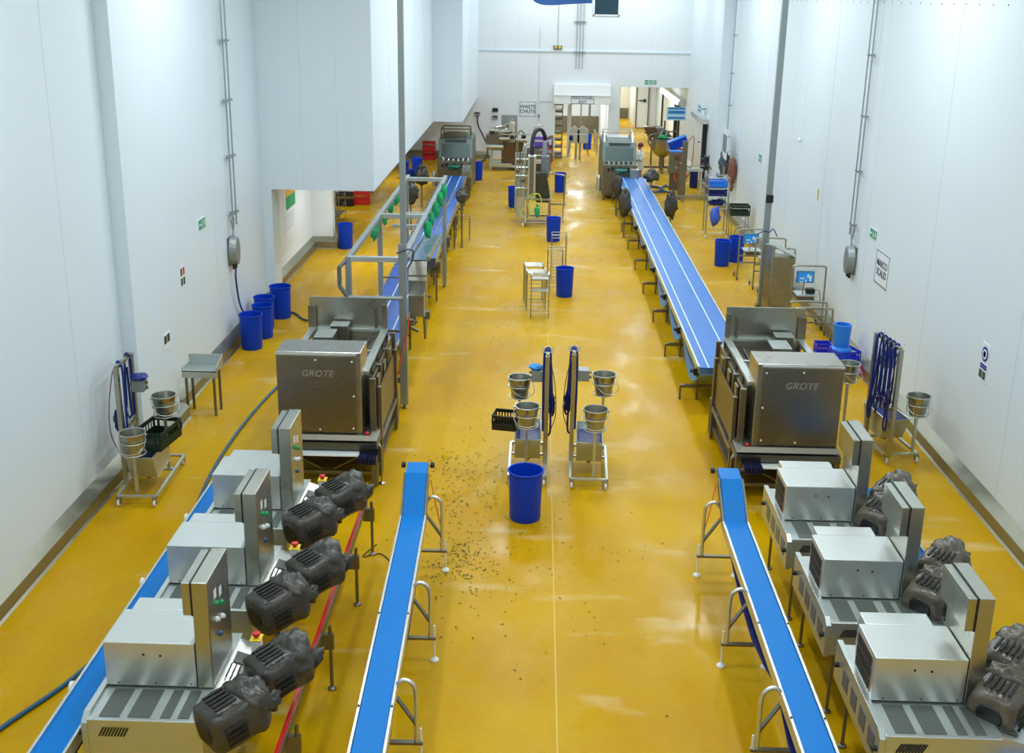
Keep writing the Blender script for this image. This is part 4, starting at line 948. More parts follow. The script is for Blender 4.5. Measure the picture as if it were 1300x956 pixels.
m.tube(smoothpath([(-.5, .6, 2.6), (-.45, .6, 2.85), (-.3, .7, 2.9)]), .03, 8); m.build('pipework', steel_l, t, smooth=50)
m = MB()
for (x, z) in ((-.68, 1.95), (-.5, 1.6), (-.62, 2.3)): m.lathe([(.03, 0), (.09, .02), (.09, .08), (.03, .1)], 12, (x, .62, z), 'y')
m.pieces('valve', steel_d, t, smooth=50)
m = MB(); m.tube(smoothpath([(.5, .8, 1.85), (.75, .7, 1.82), (1.0, .6, 1.8), (1.02, .6, 1.6), (1.02, .6, .6)]), .025, 8); m.bar((.5, .6, .75), (1.1, .6, .75), .06); m.bar((1.0, .6, .05), (1.0, .6, .75), .04); m.build('side_arm', steel, t, smooth=50)
MB().tube(smoothpath([(-.3, .1, 1.05), (-.1, .0, 1.2), (.1, .0, 1.2), (.2, .0, .95), (.1, .0, .72), (-.08, 0, .78), (-.15, .0, 1.0), (0, .02, 1.2)]), .02, 8).build('yellow_air_hose', ylcable, t, smooth=60)
MB().tube(smoothpath([(-.4, .05, .7), (-.55, .0, .5), (-.35, -.02, .3), (-.2, .0, .45), (-.3, .02, .9)]), .015, 8).build('yellow_cable', ylcable, t, smooth=60)
MB().blob((.06, .03, .58), (.09, .07, .22), 8, .5, 3).build('green_cloth', greenc, t, smooth=60)

t = thing('mixing_machine', 'bulky steel depositor with rollers and a white guard before the waste chute', 'machine', (-1.50, 53.6, 0))
m = MB()
for (x, y) in ((-.7, 0), (.9, 0), (-.7, 1.6), (.9, 1.6)): m.bar((x, y, .05), (x, y, 1.1), .08)
m.box(-.7, .9, 0, 1.6, .15, .25); m.bar((-.7, 0, .28), (.3, 0, .28), .12); m.build('frame', steel_l, t, .006)
box(-.2, .85, .3, 1.5, .25, 1.3).build('brown_body', rust, t, .02)
box(-.95, -.1, .1, .9, 1.25, 1.65).build('left_housing', steel_d, t, .02)
m = MB(); m.cyl((-.9, .1, 1.1), (-.1, .1, 1.1), .16, n=16); m.cyl((-.8, .2, 1.85), (-.35, .2, 1.85), .18, n=16); m.cyl((-.35, .2, 1.8), (.3, .2, 1.85), .10, n=12); m.cyl((-.2, .3, 1.8), (.1, .3, 1.95), .2, .12, n=14); m.pieces('roller_drum', steel, t, smooth=40)
for (a, b_, r) in (((.5, .1, 1.45), (1.0, .1, 1.45), .12), ((-.3, .0, 1.5), (.2, .0, 1.5), .10), ((.55, .2, .9), (.55, .2, 1.4), .10), ((-.5, .1, 2.0), (-.1, .3, 2.05), .07)): MB().cyl(a, b_, r, n=14).build('steel_cylinder', steel, t, smooth=40)
for (x, z) in ((-.75, 1.7), (.2, 1.5), (.75, 1.55)): box(x, x+.22, -.02, .1, z, z+.16).build('clamp_block', mat('dark_clamp', (60, 54, 46), .5, .5), t, .01)
m = MB(); m.tube(smoothpath([(.5, .1, 1.6), (.7, .0, 1.9), (.9, .1, 1.7), (1.0, .1, 1.3)]), .03, 8); m.build('bent_pipe', steel_d, t, smooth=60)
box(.12, .42, .5, 1.15, 1.1, 2.2).build('white_guard', mat('warm_white_panel', (214, 206, 188), .4, .2), t, .02)
box(-.25, .52, 1.2, 1.25, 1.3, 2.5).build('rear_steel_panel', galv, t)
m = MB(); m.bar((-.3, .0, 1.72), (1.3, .0, 1.72), .05); m.tube(smoothpath([(1.3, 0, 1.72), (1.35, 0, 2.0), (1.5, 0, 2.15), (1.8, .1, 2.15)]), .03, 8); m.bar((-.15, .2, 2.05), (.35, .2, 2.4), .08); m.build('arm', steel_l, t)
for x in (.2, .5, .8, 1.1, 1.4): MB().bar((.9+.1, .3+x*.6, .9), (2.1, .3+x*.6, 1.1), .06).build('feed_roller', steel_d, t)
m = MB(); m.box(1.0, 2.2, .2, 1.4, .75, .85); 
for (x, y) in ((1.05, .25), (2.15, .25), (2.15, 1.35)): m.bar((x, y, 0), (x, y, .75), .06)
m.build('outfeed_table', steel_d, t, .006)
make_crate('plastic_crate', 'purple crate on the outfeed of the depositor before the waste chute', .22, 54.5, 1.05, 0, purple, .7, .4, .45)
t = thing('fire_extinguisher_stand', 'small red box with dark handles left of the personnel exit', 'box', (.55, 56.4, 0))
MB().hull([(-.22, -.15, 0), (.22, -.15, 0), (.22, .15, 0), (-.22, .15, 0)], [(-.18, -.1, .75), (.18, -.1, .75), (.18, .12, .75), (-.18, .12, .75)]).build('red_body', red, t, .02)
m = MB(); m.cyl((-.1, 0, .75), (-.1, 0, .9), .07, n=10); m.cyl((.1, 0, .75), (.1, 0, .9), .07, n=10); m.build('black_top', black, t, smooth=40)

# far left: red crates, cable, sockets
for i in range(2): make_crate('red_crate', ('red crate at the bottom of the stack near the far left corner', 'red crate on top of the stack near the far left corner')[i], -5.46, 56.9, .455*i, 0, red, .62, .42, .44, group='stacked red crates')
for i, (x, y, mm, l) in enumerate(((-7.5, 43.6, darkgreen, 'dark crate in the recess behind the white wall stub'), (-6.9, 44.0, red, 'red crate in the recess next to the dark crate'))):
    make_crate('plastic_crate', l, x, y, 0, 0, mm if i else mat('near_black_crate', (30, 22, 26), .5), .62, .42, .5)
for i, (x, y) in enumerate(((-7.55, 38.3), (-7.55, 40.3))):
    rack('wire_rack', ('nearer wire shelf rack in the recess behind the wall stub', 'farther wire shelf rack in the recess behind the wall stub')[i], x, y, 0, 1.0, 1.4, 1.9, (.3, .6, .9, 1.2, 1.5, 1.85), (.3, 1.2))
for i, (x, y) in enumerate(((-6.55, 55.2), (-6.6, 53.4))):
    rack('tube_rack', ('far low tube rack along the left wall beyond the bulkhead corner', 'nearer low tube rack along the left wall beyond the bulkhead corner')[i], x, y, 0, .4, .7, .95, (.2, .9), ())
def socket(label, x, z, m_=galv):
    t = thing('wall_socket', label, 'socket', (x, YF, z)); box(-.14, .14, -.12, 0, -.09, .09).build('socket_box', m_, t, .015)
    box(-.10, .10, -.13, -.115, .0, .06).build('socket_lid', black, t); return t
socket('grey industrial socket on the far wall with a black cable plugged in', -3.05, 2.28)
socket('dark socket on the far wall left of the WASTE CHUTE board', -2.15, 2.48, black)
socket('small pale socket below the dark one on the far wall', -2.15, 2.12)
cable('black_cable', 'black cable drooping from the far wall socket to the floor by the left hooded machine', [(-3.05, YF-.12, 2.2), (-3.0, YF-.15, 1.7), (-2.75, YF-.2, 1.2), (-2.5, YF-.3, .6), (-2.6, YF-.8, .1), (-2.9, YF-1.6, .05), (-3.1, YF-2.4, .04), (-3.2, 50.2, .04)], .035, black)
t = thing('wall_panel_frame', 'thin framed service panel on the far wall beside the WASTE CHUTE board', 'panel', (.3, YF, 1.6))
m = MB()
m.bar((-.25, -.02, 1.35), (.42, -.02, 1.35), .03); m.bar((-.25, -.02, -.6), (-.25, -.02, 5.0), .03); m.build('edge_strip', joint, t); box(-.3, -.2, -.06, 0, .55, .7).build('switch', galv, t)

# personnel exit
t = thing('door_canopy', 'white roller shutter canopy over the personnel exit', 'canopy', (2.2, YF, 2.86))
MB().prism_x([(-.42, 0), (0, 0), (0, .95), (-.25, .95), (-.34, .42), (-.42, .40)], -1.42, 1.42).build('canopy_box', white, t, .01)
box(-1.47, 1.47, -.45, -.40, .40, .46).build('canopy_lip', white, t, .005)
t = sign_panel('personnel_exit_sign', 'white sign reading PERSONNEL EXIT on the canopy over the exit', 'F', 2.22, YF-.425, 3.07, 1.15, .38, 'PERSONNEL\nEXIT', .20)
t = thing('exit_side_frame', 'tall grey steel jamb with a low barrier left of the personnel exit', 'frame', (.72, 56.9, 0)); box(0, .09, 0, .3, 0, 1.1).build('jamb_guard', steel_d, t, .01)
t = thing('exit_side_frame', 'tall dark steel guard right of the personnel exit', 'frame', (3.55, 55.2, 0)); m = MB(); m.box(0, .08, 0, 1.9, 0, 1.25); m.box(-.02, .10, .0, .12, 0, 1.3); m.build('guard_panel', steel_d, t, .01)
t = thing('shelf_tower', 'tall brown shelf tower inside the personnel exit on its left', 'shelf', (1.02, 58.4, 0))
m = MB(); m.box(-.28, -.24, 0, 1.2, 0, 2.9); m.box(.24, .28, 0, 1.2, 0, 2.9); m.pieces('side_frame', steel_d, t)
for k in range(8): box(-.24, .24, .0, 1.2, .15+k*.36, .19+k*.36).build('shelf_board', rust, t)
box(1.55, 1.75, 58.9, 59.2, 0, 3.2).build('exit_room_post', white, None); tag(bpy.data.objects['exit_room_post'], 'white square post just inside the personnel exit', 'post')
for i, (x, l) in enumerate(((1.78, 'left one of two stainless boot washers inside the personnel exit'), (2.42, 'right one of two stainless boot washers inside the personnel exit'))):
    s_ = 1 if i == 0 else -1
    t = thing('boot_washer', l, 'washer', (x+.1*s_, 57.9, 0))
    box(.12*s_-.06, .12*s_+.06, -.06, .06, 0, 1.25).build('post', steel, t, .006)
    MB().prism_y([(-.28, .85), (.28, .85), (.28, 1.5), (0, 1.72), (-.28, 1.5)], -.12, .06).build('hood_plate', steel_l, t, .01)
    m = MB(); m.bar((-.2*s_, -.05, .85), (-.28*s_, -.3, .35), .05); m.bar((-.28*s_, -.3, .35), (-.3*s_, -.3, .22), .05); m.build('foot_pedal_arm', rust, t)
    box(-.22, .22, -.16, -.10, 1.28, 1.32).build('hand_ledge', white, t)
    if i == 0: MB().blob((-.15, -.18, 1.1), (.1, .06, .14), 3, .3).build('blue_glove', blued, t, smooth=60)
t = thing('exit_barrier', 'low stainless turnstile rails right inside the personnel exit', 'barrier', (3.15, 59.5, 0))
m = MB()
for y in (0, 1.6, 3.2): m.bar((0, y, 0), (0, y, 1.0), .06)
m.bar((0, 0, 1.0), (0, 3.2, 1.0), .06); m.bar((0, 0, .55), (0, 3.2, .55), .05); m.bar((0, 0, 1.0), (.35, 0, .7), .05); m.build('rails', steel, t)
t = thing('exit_barrier', 'thin cross rail between posts deep inside the personnel exit', 'barrier', (1.9, 66, 0))
m = MB(); m.bar((-.9, 0, 2.2), (1.5, 0, 2.2), .04); m.bar((0, 0, 0), (0, 0, 3.1), .05); m.bar((1.1, 0, 0), (1.1, 0, 3.0), .12); m.build('rails', steel_d, t)
t = thing('hand_wash_unit', 'wall unit with a blue dispenser at the back of the exit room', 'basin', (1.35, 69.3, 1.5)); box(-.25, .25, 0, .5, 0, .5).build('basin', steel_l, t, .03); box(-.1, .12, -.02, .3, .9, 1.3).build('dispenser', blued, t, .03)
t = thing('hanging_light_unit', 'small tan box hanging on a pole in the exit room', 'box', (2.35, 64.5, 2.35)); box(-.2, .2, 0, .2, 0, .38).build('case', galv, t, .02); m = MB(); m.bar((0.1, .1, -2.35), (.1, .1, 1.0), .09); m.build('pole', steel, t)

# far wall high items
t = thing('double_light', 'small fitting with two yellow lamps on the far wall', 'light', (.92, YF, 5.58)); box(-.22, .22, -.1, 0, -.09, .09).build('case', steel_d, t, .01)
for a in (-.1, .1): MB().lathe([(.06, 0), (.06, -.03), (.03, -.04)], 12, (a, -.10, 0), 'y').build('yellow_lamp', yellow, t)
m = MB(); m.cyl((0, -.03, .09), (0, -.03, 5), .012, n=6); m.build('feed_cable', galv, t)
t = thing('high_window', 'dark square window high on the far wall', 'window', (3.26, YF, 7.7)); box(-.58, .58, -.03, 0, -.52, .62).build('glass', glassm, t)
m = MB()
for (a0, a1, c0, c1) in ((-.64, .64, -.58, -.52), (-.64, .64, .62, .68), (-.64, -.58, -.58, .68), (.58, .64, -.58, .68)): m.box(a0, a1, -.05, 0, c0, c1)
m.build('frame', white, t)
t = thing('blue_hanging_sheet', 'curved blue plastic canopy hanging above the middle of the hall', 'canopy', (.95, 49, 7.55))
lo = smoothpath([(-1.3, 0, .34), (-1.15, 0, .20), (-.8, 0, .10), (-.3, 0, .10), (.3, 0, .15), (1.2, 0, .20)], 4)
pr_ = [(p.x, p.z) for p in lo] + [(1.2, .42), (.3, .60), (-.6, .62), (-1.2, .50)]
MB().prism_y(pr_, -.5, .5).build('sheet', mat('mid_blue_sheet', (30, 84, 150), .4), t, .01)
m = MB(); m.cyl((-1.1, 0, .5), (-1.1, 0, 3.05), .01, n=6); m.cyl((1.1, 0, .4), (1.1, 0, 3.05), .01, n=6); m.pieces('hanger_wire', galv, t)

# notice board with blue stripes and charts on the right
t = thing('striped_notice', 'pale blue notice with dark blue stripes at the right end of the far area', 'sign', (6.75, 55.2, 2.7)); box(-.52, .42, 0, .04, -.35, .28).build('panel', mat('pale_blue_panel', (176, 212, 232), .4), t)
for z in (-.28, -.04, .17): box(-.45, .36, -.01, 0, z, z+(.15 if z == -.04 else .09)).build('stripe', mat('stripe_blue', (40, 120, 178), .4), t)
box(.0, .05, 0, .04, -2.7, -.35).build('stand_post', steel_d, t)
t = thing('striped_notice', 'small blue striped notice above the sliding door on the right wall', 'sign', (WR-.30, 51.0, 3.3)); box(0, .02, -.5, .5, -.15, .2).build('panel', MATS['pale_blue_panel'], t); m = MB(); m.box(-.01, 0, -.4, .4, -.1, -.03); m.box(-.01, 0, -.4, .4, .06, .13); m.build('stripe', MATS['stripe_blue'], t); m = MB(); m.bar((.02, 0, 0), (.30, 0, 0), .04); m.build('bracket', steel_d, t)
t = thing('wall_chart', 'white sheet with a dark grey drawing on the right wall beside the thin conduit', 'poster', (WR, 43.1, 2.75))
box(-.39, -.385, -.7, .5, -.55, .6).build('sheet', signw, t)
m = MB(); m.box(-.395, -.39, -.55, .35, -.3, .35); m.build('drawing', mat('grey_print', (120, 138, 150), .6, 0, .6, 9), t)
m = MB(); m.box(-.395, -.39, -.6, -.45, -1.6, -.8); m.box(-.395, -.39, -.3, -.1, -1.6, -.8); m.build('lower_sheet', mat('tan_print', (150, 140, 110), .6, 0, .3, 9), t)
t = thing('hanging_bag', 'brown plastic bag hanging on the right wall above the green crate', 'bag', (WR-.12, 42.2, 0)); MB().blob((-.05, 0, 1.85), (.17, .22, .50), 3, .15, 2, 20, 16).build('bag_body', brown, t, smooth=60); MB().blob((-.03, 0, 1.3), (.07, .08, .2), 4, .3, 2).build('bag_tail', brown, t, smooth=60); MB().cyl((0, 0, 2.3), (.12, 0, 2.5), .01, n=6).build('hook', steel, t)
t = thing('hanging_bag', 'dark grey bundle hanging beside the brown bag', 'bag', (WR-.3, 43.4, 0)); MB().blob((0, 0, 1.95), (.2, .32, .45), 8, .4, 2.4, 20, 16).build('bag_body', mat('dark_grey_cloth', (70, 86, 96), .7, 0, .2), t, smooth=60); MB().cyl((0, 0, 2.3), (.3, 0, 2.5), .01, n=6).build('hook', steel, t)

# mixer kettle, tilted blue tray, control box stands on the right at the back
t = thing('kettle_mixer', 'round stainless kettle with a rim and clutter on top at the far right', 'kettle', (5.98, 54.0, 0))
MB().lathe([(.18, .75), (.42, .9), (.5, 1.1), (.52, 1.55), (.56, 1.56), (.56, 1.6), (.48, 1.6), (.46, 1.12), (.1, 1.0)], 28, cap=False).build('bowl', steel, t, smooth=40)
m = MB(); m.cyl((0, 0, .25), (0, 0, .9), .13, n=14); m.bar((-1.3, 0, .25), (.4, 0, .25), .1); m.bar((0, -.5, .25), (0, .5, .25), .1)
for (x, y) in ((-1.25, 0), (.35, 0), (0, -.45), (0, .45)): m.cyl((x, y, 0), (x, y, .25), .04, n=8)
m.build('pedestal', steel_d, t)
m = MB(); m.tube(smoothpath([(-.5, -.2, 1.2), (-.68, -.25, 1.4), (-.66, -.2, 1.75), (-.3, -.1, 1.85)]), .03, 8); m.bar((-.4, 0, 1.75), (.4, .1, 1.75), .05); m.cyl((-.2, 0, 1.6), (.0, .1, 2.0), .08, n=10); m.cyl((.1, .1, 1.6), (.25, .2, 1.95), .1, n=10); m.build('agitator_parts', steel_d, t, smooth=50)
MB().hull([(-.1, .2, 1.65), (.5, .2, 1.65), (.5, .6, 1.65), (-.1, .6, 1.65)], [(-.3, .1, 2.1), (.0, .1, 2.1), (.0, .6, 2.1), (-.3, .6, 2.1)]).build('steel_scoop', galv, t, .01)
MB().blob((-.02, -.1, 1.68), (.2, .2, .1), 2, .5, 4).build('green_waste', greenc, t, smooth=60)
t = thing('feed_hopper', 'brown steel hopper on the doorway side behind the round kettle', 'hopper', (5.7, 56.2, 0)); MB().hull([(-.1, 0, 1.2), (.3, 0, 1.2), (.3, .4, 1.2), (-.1, .4, 1.2)], [(-.45, 0, 1.9), (.5, 0, 1.9), (.5, .6, 1.9), (-.45, .6, 1.9)]).build('hopper_body', rust, t, .01); m = MB(); m.bar((0, .2, 0), (0, .2, 1.2), .08); m.bar((.6, .2, 0), (.6, .2, 2.2), .08); m.bar((-.4, .1, 1.6), (1.3, .1, 1.7), .06); m.build('legs', steel_d, t)
t = thing('tipping_tray', 'tilted bright blue tray on a stand beside the round kettle', 'tray', (6.46, 52.0, 0)); M = Matrix.Translation((0, 0, 1.66)) @ Matrix.Rotation(R(-22), 4, 'Y')
q = MB(); q.M = M; q.box(-.42, .42, -.3, .3, -.2, .18); q.build('tray', bluebin, t, .03); q = MB(); q.M = M; q.box(-.44, .44, -.32, .32, .18, .22); q.build('tray_lid', skyb, t, .01)
q = MB(); q.M = M; q.box(-.45, .3, -.33, -.27, -.34, -.26); q.build('red_bar', red, t); m = MB(); m.bar((.1, 0, 0), (.1, 0, 1.42), .1); m.bar((-.3, 0, .05), (.5, 0, .05), .08); m.build('stand', steel_d, t)
t = thing('control_box_stand', 'grey control cabinet with a light blue top on a steel stand at the right', 'cabinet', (6.06, 48.9, 0))
b_ = box(-.32, .32, -.2, .25, .72, 1.66).build('cabinet_body', mat('weathered_cabinet', (128, 126, 108), .4, .6, .2), t, .03); box(-.34, .34, -.22, .27, 1.66, 1.70).build('blue_top', skyb, t, .01)
m = MB(); m.box(-.12, .1, -.215, -.2, 1.32, 1.5); m.build('display', rust, b_); m = MB(); m.lathe([(.05, 0), (.05, -.03)], 12, (-.02, -.2, 1.0), 'y'); m.build('dial', steel_l, b_)
m = MB(); m.box(-.26, .12, .0, .2, 0, .72); m.build('pedestal', steel_d, t, .01)
cable('orange_cable', 'orange cable looping below the weathered control cabinet', [(5.95, 48.6, .72), (6.0, 48.5, .5), (6.3, 48.5, .45), (6.5, 48.7, .65), (6.4, 48.9, .9)], .02, orange)
t = thing('lifting_column', 'square steel lifting column with a cable tower right of the weathered cabinet', 'column', (6.02, 46.6, 0))
m = MB(); m.box(-.13, .17, -.12, .12, .05, 1.5); m.box(-.02, .18, -.08, .1, 1.5, 2.4); m.build('column', rust if 0 else steel_d, t, .01); m = MB(); m.bar((-.35, -.1, .12), (1.1, -.1, .12), .14, .12); m.bar((-.0, -.7, .08), (0, .6, .08), .12, .1); m.build('floor_beam', steel, t, .006)
m = MB(); m.tube(smoothpath([(.2, 0, 2.4), (.4, 0, 2.6), (.42, 0, 1.9), (.35, 0, 1.2), (.2, 0, .9)]), .018, 6); m.tube(smoothpath([(-.1, -.1, 1.9), (-.2, -.1, 1.3), (-.25, -.1, .9)]), .02, 6); m.build('red_cable', mat('dull_red_cable', (150, 60, 44), .5), t, smooth=60)
MB().lathe([(.02, 0), (.04, 0), (.04, .05)], 10, (.62, 0, 2.35)).build('blue_knob', blued, t)
m = MB(); m.box(.2, .85, -.2, .2, 1.18, 1.28); m.bar((.3, -.15, 1.42), (.85, -.15, 1.42), .05); m.bar((.3, -.15, 1.28), (.3, -.15, 1.42), .05); m.bar((.8, 0, 0), (.8, 0, 1.18), .08); m.build('work_shelf', alum, t)
m = MB(); m.blob((1.05, .2, 1.5), (.26, .25, .28), 5, .6, 3.4, 18, 12); m.build('valve_cluster', mat('dark_valves', (70, 76, 88), .3, .7, .4, 14), t, smooth=40)
m = MB(); m.bar((1.0, 0, 1.5), (1.35, -1.8, 1.15), .08); m.bar((1.1, .1, .0), (1.1, .1, 1.5), .05); m.build('outlet_pipe', steel_d, t)
t = thing('small_blue_drum', 'small dark blue drum on the floor behind the lifting column', 'drum', (6.95, 49.6, 0)); MB().lathe([(.17, 0), (.18, .02), (.18, .75), (.12, .8), (0, .8)], 20).build('drum_body', blued, t, smooth=40); MB().lathe([(.05, .8), (.05, .86), (0, .86)], 12).build('cap', black, t)
for i, pts in enumerate(([(4.55, 49.4, .04), (4.7, 48.9, .04), (5.2, 49.4, .04), (5.45, 48.7, .04), (5.1, 48.1, .04), (4.7, 48.5, .04), (4.5, 48.0, .04)], [(4.6, 48.0, .07), (4.9, 49.3, .07), (5.4, 49.1, .07), (5.5, 48.0, .07), (5.0, 47.8, .07), (4.6, 48.4, .07)], [(5.5, 49.2, .04), (5.8, 49.6, .04), (5.95, 48.2, .04), (5.7, 48.0, .04), (5.45, 48.9, .04), (5.8, 50.0, .04)])):
    cable('floor_hose', ('blue hose coiled on the floor beyond the right conveyor', 'dark hose lying over the coiled blue hose beyond the right conveyor', 'grey hose loop on the floor near the weathered cabinet')[i], pts, .035, (hoseb, hoset, hoseg)[i], 'hose')

# rack trolley with blue trays
t = thing('rack_trolley', 'tall tube rack trolley loaded with blue trays by the right wall', 'trolley', (6.30, 38.95, 0))
for (x, y) in ((-.36, -.3), (.36, -.3), (-.36, .35), (.36, .35)):
    MB().cyl((x, y, .12), (x, y, 2.12), .02, n=8).build('upright', steel, t, smooth=40); MB().lathe([(.05, -.02), (.07, -.01), (.07, .01), (.05, .02)], 14, (x, y, .07), 'x').build('caster', white, t, smooth=40)
m = MB()
for z in (.2, .62, 1.05, 1.45, 1.75, 2.12): m.tube([(-.36, -.3, z), (.36, -.3, z), (.36, .35, z), (-.36, .35, z)], .014, 6, True)
m.build('cross_rails', steel_l, t)
for (z, mm, l, h) in ((1.77, skyb, 'light blue tray on the top shelf of the rack trolley', .22), (1.47, blued, 'dark blue tray in the middle of the rack trolley', .22)): make_crate('plastic_tray', l, 6.30, 38.97, z, 0, mm, .62, .5, h, 'tray')
tag(MB().blob((0, 0, 0), (.17, .1, .32), 5, .4, 2.5).build('blue_apron', mat('blue_plastic_apron', (70, 100, 210), .4, 0, .2, 8), smooth=60, loc=(6.22, 38.6, .80)), 'crumpled blue plastic apron hanging on the lower front of the rack trolley', 'apron')
tag(MB().blob((0, 0, 0), (.3, .22, .10), 6, .5, 3).build('dark_blue_bundle', blued, smooth=60, loc=(6.3, 38.95, 1.22)), 'dark blue bundle on the third shelf of the rack trolley', 'bundle')
t = thing('low_tube_stand', 'low tube stand by the right wall carrying the dark green crate', 'stand', (7.0, 38.3, 0)); m = MB()
for (x, y) in ((-.28, -.25), (.28, -.25), (-.28, .25), (.28, .25)): m.cyl((x, y, 0), (x, y, .9), .018, n=8)
m.tube([(-.28, -.25, .9), (.28, -.25, .9), (.28, .25, .9), (-.28, .25, .9)], .018, 6, True); m.build('tubes', steel, t)
make_crate('plastic_crate', 'dark green crate on the low tube stand right of the rack trolley', 7.0, 38.3, .92, 0, darkgreen, .64, .5, .34)
t = thing('wall_bumper_rail', 'low stainless bumper rail by the right wall kerb', 'rail', (6.95, 36.7, 0)); m = MB()
for y in (0, .5): m.tube(smoothpath([(-.25, y, 0), (-.25, y, .6), (-.1, y, .72), (.2, y, .72), (.3, y, .6), (.3, y, .38)]), .022, 8)
m.bar((-.25, 0, .4), (-.25, .5, .4), .03); m.build('tubes', steel, t, smooth=50)

# scale stands with blue displays
def scale_stand(label, x, y, h, disp):
    t = thing('scale_stand', label, 'scale', (x, y, 0)); w_ = .42
    for s_ in (-1, 1):
        pass
    m = MB(); m.tube(smoothpath([(-w_, 0, .1), (-w_, 0, h-.14), (-w_+.03, 0, h-.03), (-w_+.14, 0, h), (w_-.14, 0, h), (w_-.03, 0, h-.03), (w_, 0, h-.14), (w_, 0, .1)], 4), .024, 10); m.build('tube_hoop', steel, t, smooth=50)
    m = MB(); m.bar((-w_, 0, .55), (w_, 0, .55), .035); m.bar((-w_, 0, .75), (w_, 0, .75), .035); m.bar((-w_, 0, .16), (-w_, .55, .16), .04); m.bar((w_, 0, .16), (w_, .55, .16), .04); m.build('rails', steel, t)
    for (a, b_) in ((-w_, 0), (w_, 0), (-w_, .55), (w_, .55)): MB().lathe([(.04, -.015), (.06, -.01), (.06, .01), (.04, .015)], 14, (a, b_, .06), 'x').build('caster', black, t, smooth=40)
    box(-.26, .26, .0, .5, .86, .90).build('weigh_plate', steel_l, t, .008); box(-.2, .2, .05, .45, .76, .86).build('scale_body', steel_d, t, .01)
    if disp:
        d = box(-.32, .12, -.08, .0, h-.42, h-.12).build('display_unit', mat('display_case', (70, 130, 170), .35, .2), t, .01); box(-.28, .08, -.085, -.078, h-.39, h-.16).build('screen', screenb, d)
        m = MB()
        for (a, z, w2, h2) in ((-.24, .30, .12, .03), (-.06, .33, .05, .09), (-.24, .22, .09, .02), (.0, .25, .05, .14), (-.1, .22, .03, .06)): m.box(a, a+w2, -.089, -.084, h-.62+z, h-.62+z+h2)
        m.pieces('screen_digit', signw, d); m = MB(); m.bar((-.1, 0, h-.42), (-.1, .1, .9), .03); m.build('display_post', steel, t)
    return t
scale_stand('scale stand with a blue screen nearest the camera by the right wall', 6.88, 27.5, 1.66, True)
scale_stand('scale stand without a visible screen, third from the back by the right wall', 6.80, 30.6, 1.42, False)
scale_stand('scale stand second from the back by the right wall', 6.72, 31.5, 1.52, False)
scale_stand('farthest scale stand with a blue screen by the right wall', 6.45, 32.6, 1.55, True)
t = thing('tube_stand', 'empty low tube frame beside the right slicer near the pink crates', 'frame', (6.82, 26.4, 0)); m = MB()
for y in (0, .6): m.tube(smoothpath([(-.45, y, .08), (-.45, y, .75), (-.36, y, .86), (.36, y, .86), (.45, y, .75), (.45, y, .08)], 4), .026, 10); m.bar((-.45, y, .5), (.45, y, .5), .035)
m.pieces('tube_hoop', steel, t, smooth=50)
for (a, b_) in ((-.45, 0), (.45, 0), (-.45, .6), (.45, .6)): MB().lathe([(.04, -.015), (.06, -.01), (.06, .01), (.04, .015)], 14, (a, b_, .06), 'x').build('caster', black, t, smooth=40)
t = thing('small_black_box', 'small black device on the scale near the wall', 'device', (7.0, 27.75, .90)); box(-.1, .12, -.08, .1, 0, .12).build('case', black, t, .02); MB().tube(smoothpath([(.1, 0, .08), (.25, .0, .05), (.3, .05, -.3)]), .012, 6).build('cable', steel, t)
# open steel cabinet
t = thing('steel_cabinet', 'tall stainless cabinet seen edge on with a sloping lid beside the grey pole', 'cabinet', (6.08, 29.1, 0))
m = MB(); m.prism_z([(.0, .0), (.14, -.22), (.22, -.18), (.1, .08)], .12, 1.86); m.build('left_leaf', steel, t, .008)
m = MB(); m.prism_z([(.17, -.2), (.72, -.36), (.75, .1), (.3, .3)], .12, 1.56); m.build('right_leaf', mat('mottled_steel', (150, 146, 124), .42, .85, .25, 9), t, .008)
m = MB(); m.hull([(.08, -.2, 1.86), (.74, -.40, 1.57), (.78, .1, 1.57), (.25, .18, 1.86)], [(.08, -.2, 1.89), (.74, -.40, 1.60), (.78, .1, 1.60), (.25, .18, 1.89)]); m.build('sloping_lid', steel_l, t)
m = MB(); m.box(.0, .75, -.4, .2, .0, .12); m.build('plinth', steel_d, t, .01); MB().blob((.3, -.35, .2), (.06, .05, .05), 2).build('red_label', rust, t)
cable('tied_blue_hose', 'thin blue hose tied round the right pole above the steel cabinet', [(5.9, 29.4, 2.05), (6.05, 29.35, 2.15), (6.2, 29.36, 2.12), (6.3, 29.4, 2.2), (6.4, 29.3, 2.02)], .014, hoseb, 'hose')
# pink crates and blue drum, right wall
t = make_crate('pink_crate', 'pink crate on the floor between the right slicer and the right wall', 7.06, 24.1, .0, R(12), pink, .52, .42, .22)
t = make_crate('blue_crate', 'dark blue crate on the pink one by the right wall', 7.05, 24.3, .24, R(18), mat('royal_blue_plastic', (30, 40, 200), .4), .54, .46, .24)
t = make_crate('blue_crate', 'violet blue crate behind the pink crate by the right wall', 6.78, 25.2, .0, 0, MATS['royal_blue_plastic'], .34, .3, .36)
t = thing('blue_jug', 'light blue tapered container standing in the blue crate by the right wall', 'container', (7.0, 24.5, .27)); MB().lathe([(.27, 0), (.25, .18), (.18, .24), (.20, .75), (.16, .75), (.14, .3)], 24, cap=False).build('jug_body', skyb, t, smooth=40); MB().lathe([(0, 0), (.27, 0)], 24, cap=False).build('jug_base', skyb, t)

